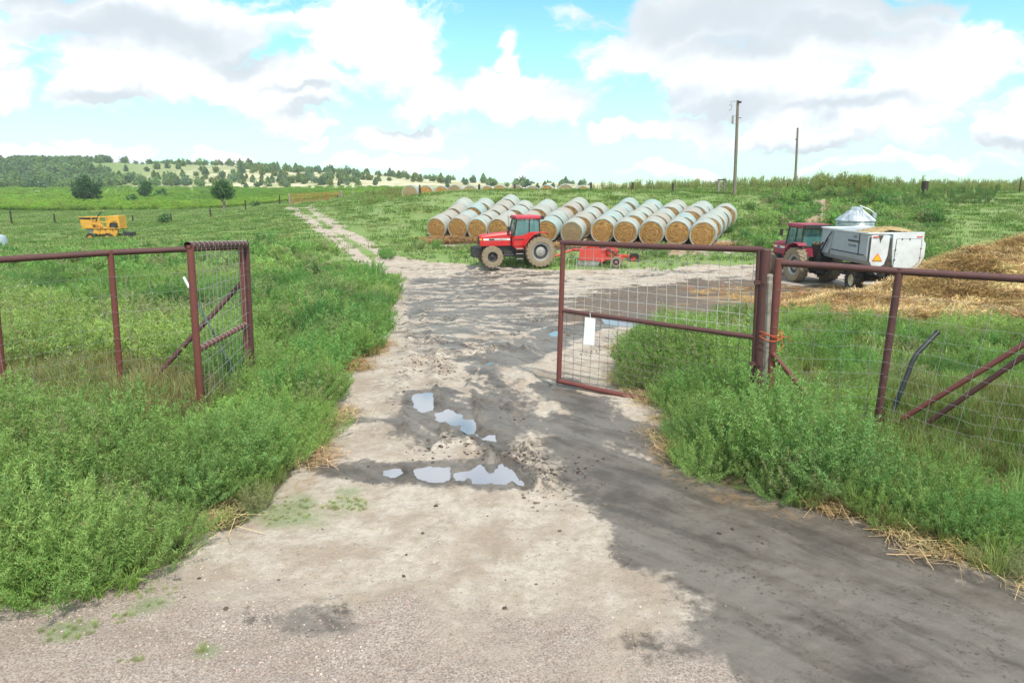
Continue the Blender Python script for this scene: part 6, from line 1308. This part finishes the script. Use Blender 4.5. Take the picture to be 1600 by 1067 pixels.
tree('leafy_tree', q, crown(73, [(0, 0, 3.3 * s, 1.2 * s, 1.0 * s), (-.9 * s, 0, 2.9 * s, .8 * s, .7 * s), (.9 * s, .2, 3.0 * s, .8 * s, .7 * s), (.1 * s, 0, 4.1 * s, .7 * s, .6 * s), (.9 * s, 0, 2.2 * s, .5 * s, .35 * s), (-.3 * s, 0, 2.3 * s, .6 * s, .4 * s)], 1700, .15 * s, M['leaf_o']), (.095, .19, .07),
     [([(0, 0, -.1), (.05, 0, 1.2 * s), (-.1 * s, 0, 3.3 * s)], [.16, .12, .05]), ([(.05, 0, 1.0 * s), (.8 * s, 0, 2.8 * s)], [.08, .03]), ([(.05, 0, 1.3 * s), (-.8 * s, 0, 2.7 * s)], [.07, .03]), ([(0, 0, 0), (.35 * s, 0, 1.5 * s), (.5 * s, 0, 2.2 * s)], [.08, .06, .03])], 'round topped tree with a visible forked trunk left of the lane')
for i, (px, py, r_) in enumerate(((206, 319, .9), (252, 309, .9), (400, 325, .6), (256, 350, 1.0))):
    q = tr_at(px, py); s = q.y / 120
    tree('shrub', q, crown(80 + i, [(0, 0, .7 * s * r_, 1.0 * s * r_, .8 * s * r_), (.5 * s * r_, 0, 1.2 * s * r_, .5 * s * r_, .6 * s * r_)], 260, .2 * s, M['leaf_o']), (.12, .24, .08),
         [([(0, 0, 0), (0, 0, .7 * s)], .05)], ('sparse shrub below and right of the largest tree', 'shrub between the two small trees', 'faint low shrub right of the fork trunked tree', 'low dark shrub behind a fence post in the left pasture')[i], 'shrub')
# junipers on the far hills: prototypes, then one copy for each tree
JP = []
for s_ in range(5):
    cm_ = crown(90 + s_, [(0, 0, 1.7, 1.75, 1.9)] + [(random.uniform(-.8, .8), random.uniform(-.8, .8), random.uniform(.7, 2.0), .9, 1.0) for _ in range(3)], 300, .42, M['leaf_o'], cone=(s_ < 3))
    e = empty('juniper_tree'); c = bpy.data.objects.new('crown', cm_); col.objects.link(c); c.parent = e; b = MB(); b.tube([(0, 0, -.4), (0, 0, 1.2)], [.2, .1], 6); b.build('trunk', M['pole'], e); JP.append(e)
JT = [((.23, .33, .15), 'mid green juniper scattered on the pale far hillside', 'green junipers on the far hills'), ((.22, .28, .10), 'yellowish green juniper scattered on the pale far hillside', 'yellowish junipers on the far hills'),
      ((.21, .31, .20), 'bluish green juniper scattered on the pale far hillside', 'bluish junipers on the far hills'), ((.15, .23, .13), 'dark green juniper scattered on the pale far hillside', 'dark junipers on the far hills')]  # tints lightened, distance haze put into the tree colour
spots = []; tries = 0
while len(spots) < 270 and tries < 9000:
    tries += 1; d = random.uniform(268, 470); a = random.uniform(-.52, .12); x, y = a * d, d
    if fbm(np.array([x + 300]), np.array([y]), .022, 3)[0] < .47 + random.uniform(-.14, .06): continue
    if a > -.05 and random.random() < .6: continue
    if all((x - p[0]) ** 2 + (y - p[1]) ** 2 > 9 for p in spots): spots.append((x, y))
usedj = set()
for i, (x, y) in enumerate(spots):
    k = i % 5; o = JP[k] if k not in usedj else copy_tree(JP[k]); usedj.add(k)
    s_ = random.uniform(.55, 1.15) * (1.1 if y > 350 else 1); o.location = (x, y, gz1(x, y) - .1); o.scale = (s_ * random.uniform(.9, 1.25), s_ * 1.05, s_ * random.uniform(.85, 1.15)); o.rotation_euler = (0, 0, random.random() * 6)
    j = random.choice((0, 0, 1, 1, 2, 3) if x / y < -.1 else (0, 3, 3)); tag(o, JT[j][1], 'juniper', JT[j][2])
    for ch in o.children: ch.color = (*JT[j][0], 1)
# closed juniper wood on the far left
jm = [crown(190 + s_, [(0, 0, 1.8, 2.2, 2.2)] + [(random.uniform(-1, 1), random.uniform(-1, 1), random.uniform(.7, 2.2), 1.1, 1.1) for _ in range(3)], 260, .5, M['leaf_i'], cone=(s_ == 0)) for s_ in range(3)]
n = 5200; Y = 262 + 260 * rng.random(n); X = (-.98 + .78 * rng.random(n)) * Y; f = fbm(X, Y, .02, 3); azr = X / Y
k = (f > .40 + .26 * sstep(-.66, -.46, azr)) & ((azr < -.56) | (rng.random(n) < .4)) | ((f > .46) & (rng.random(n) < .16) & (azr < -.22)); X, Y = X[k], Y[k]; n = len(X)
j = rng.integers(0, 4, n); base = np.array([(.16, .26, .12), (.24, .33, .14), (.17, .26, .15), (.20, .30, .12)])[j]  # wood tints lightened for haze as well
scatter('juniper_wood', jm, X, Y, rng.random(n) * 6.28, .5 + .6 * rng.random(n), base * (1 + .15 * rng.normal(size=(n, 1))), rng.integers(0, 3, n), 'dense juniper wood covering the hills on the far left', 'wood')

# ---------------------------------------------------------------- thin summer haze over the whole place
zb_, zt_ = float(gz.min()) - 1, float(gz.max()) + 9; yb_, yt_ = float(gy.min()) - 3, float(gy.max()) + 3; xw_ = float(gx.max()) + 3
hb = MB(); hb.box((0, (yb_ + yt_) / 2, (zb_ + zt_) / 2), (2 * xw_, yt_ - yb_, zt_ - zb_))
hz_o = hb.build('haze', M['wire']); hm = bpy.data.materials.new('haze_air'); hm.use_nodes = True; t = NT(hm.node_tree); t.n.clear(); out = t.n.new('ShaderNodeOutputMaterial')
pv_ = t.node('ShaderNodeVolumePrincipled', {'Color': (.93, .97, 1.0), 'Density': .0004, 'Anisotropy': .2}); t.l.new(pv_.outputs[0], out.inputs['Volume'])
hz_o.data.materials.clear(); hz_o.data.materials.append(hm); tag(hz_o, 'pale thin haze softening the far hills', 'haze', None, 'stuff')
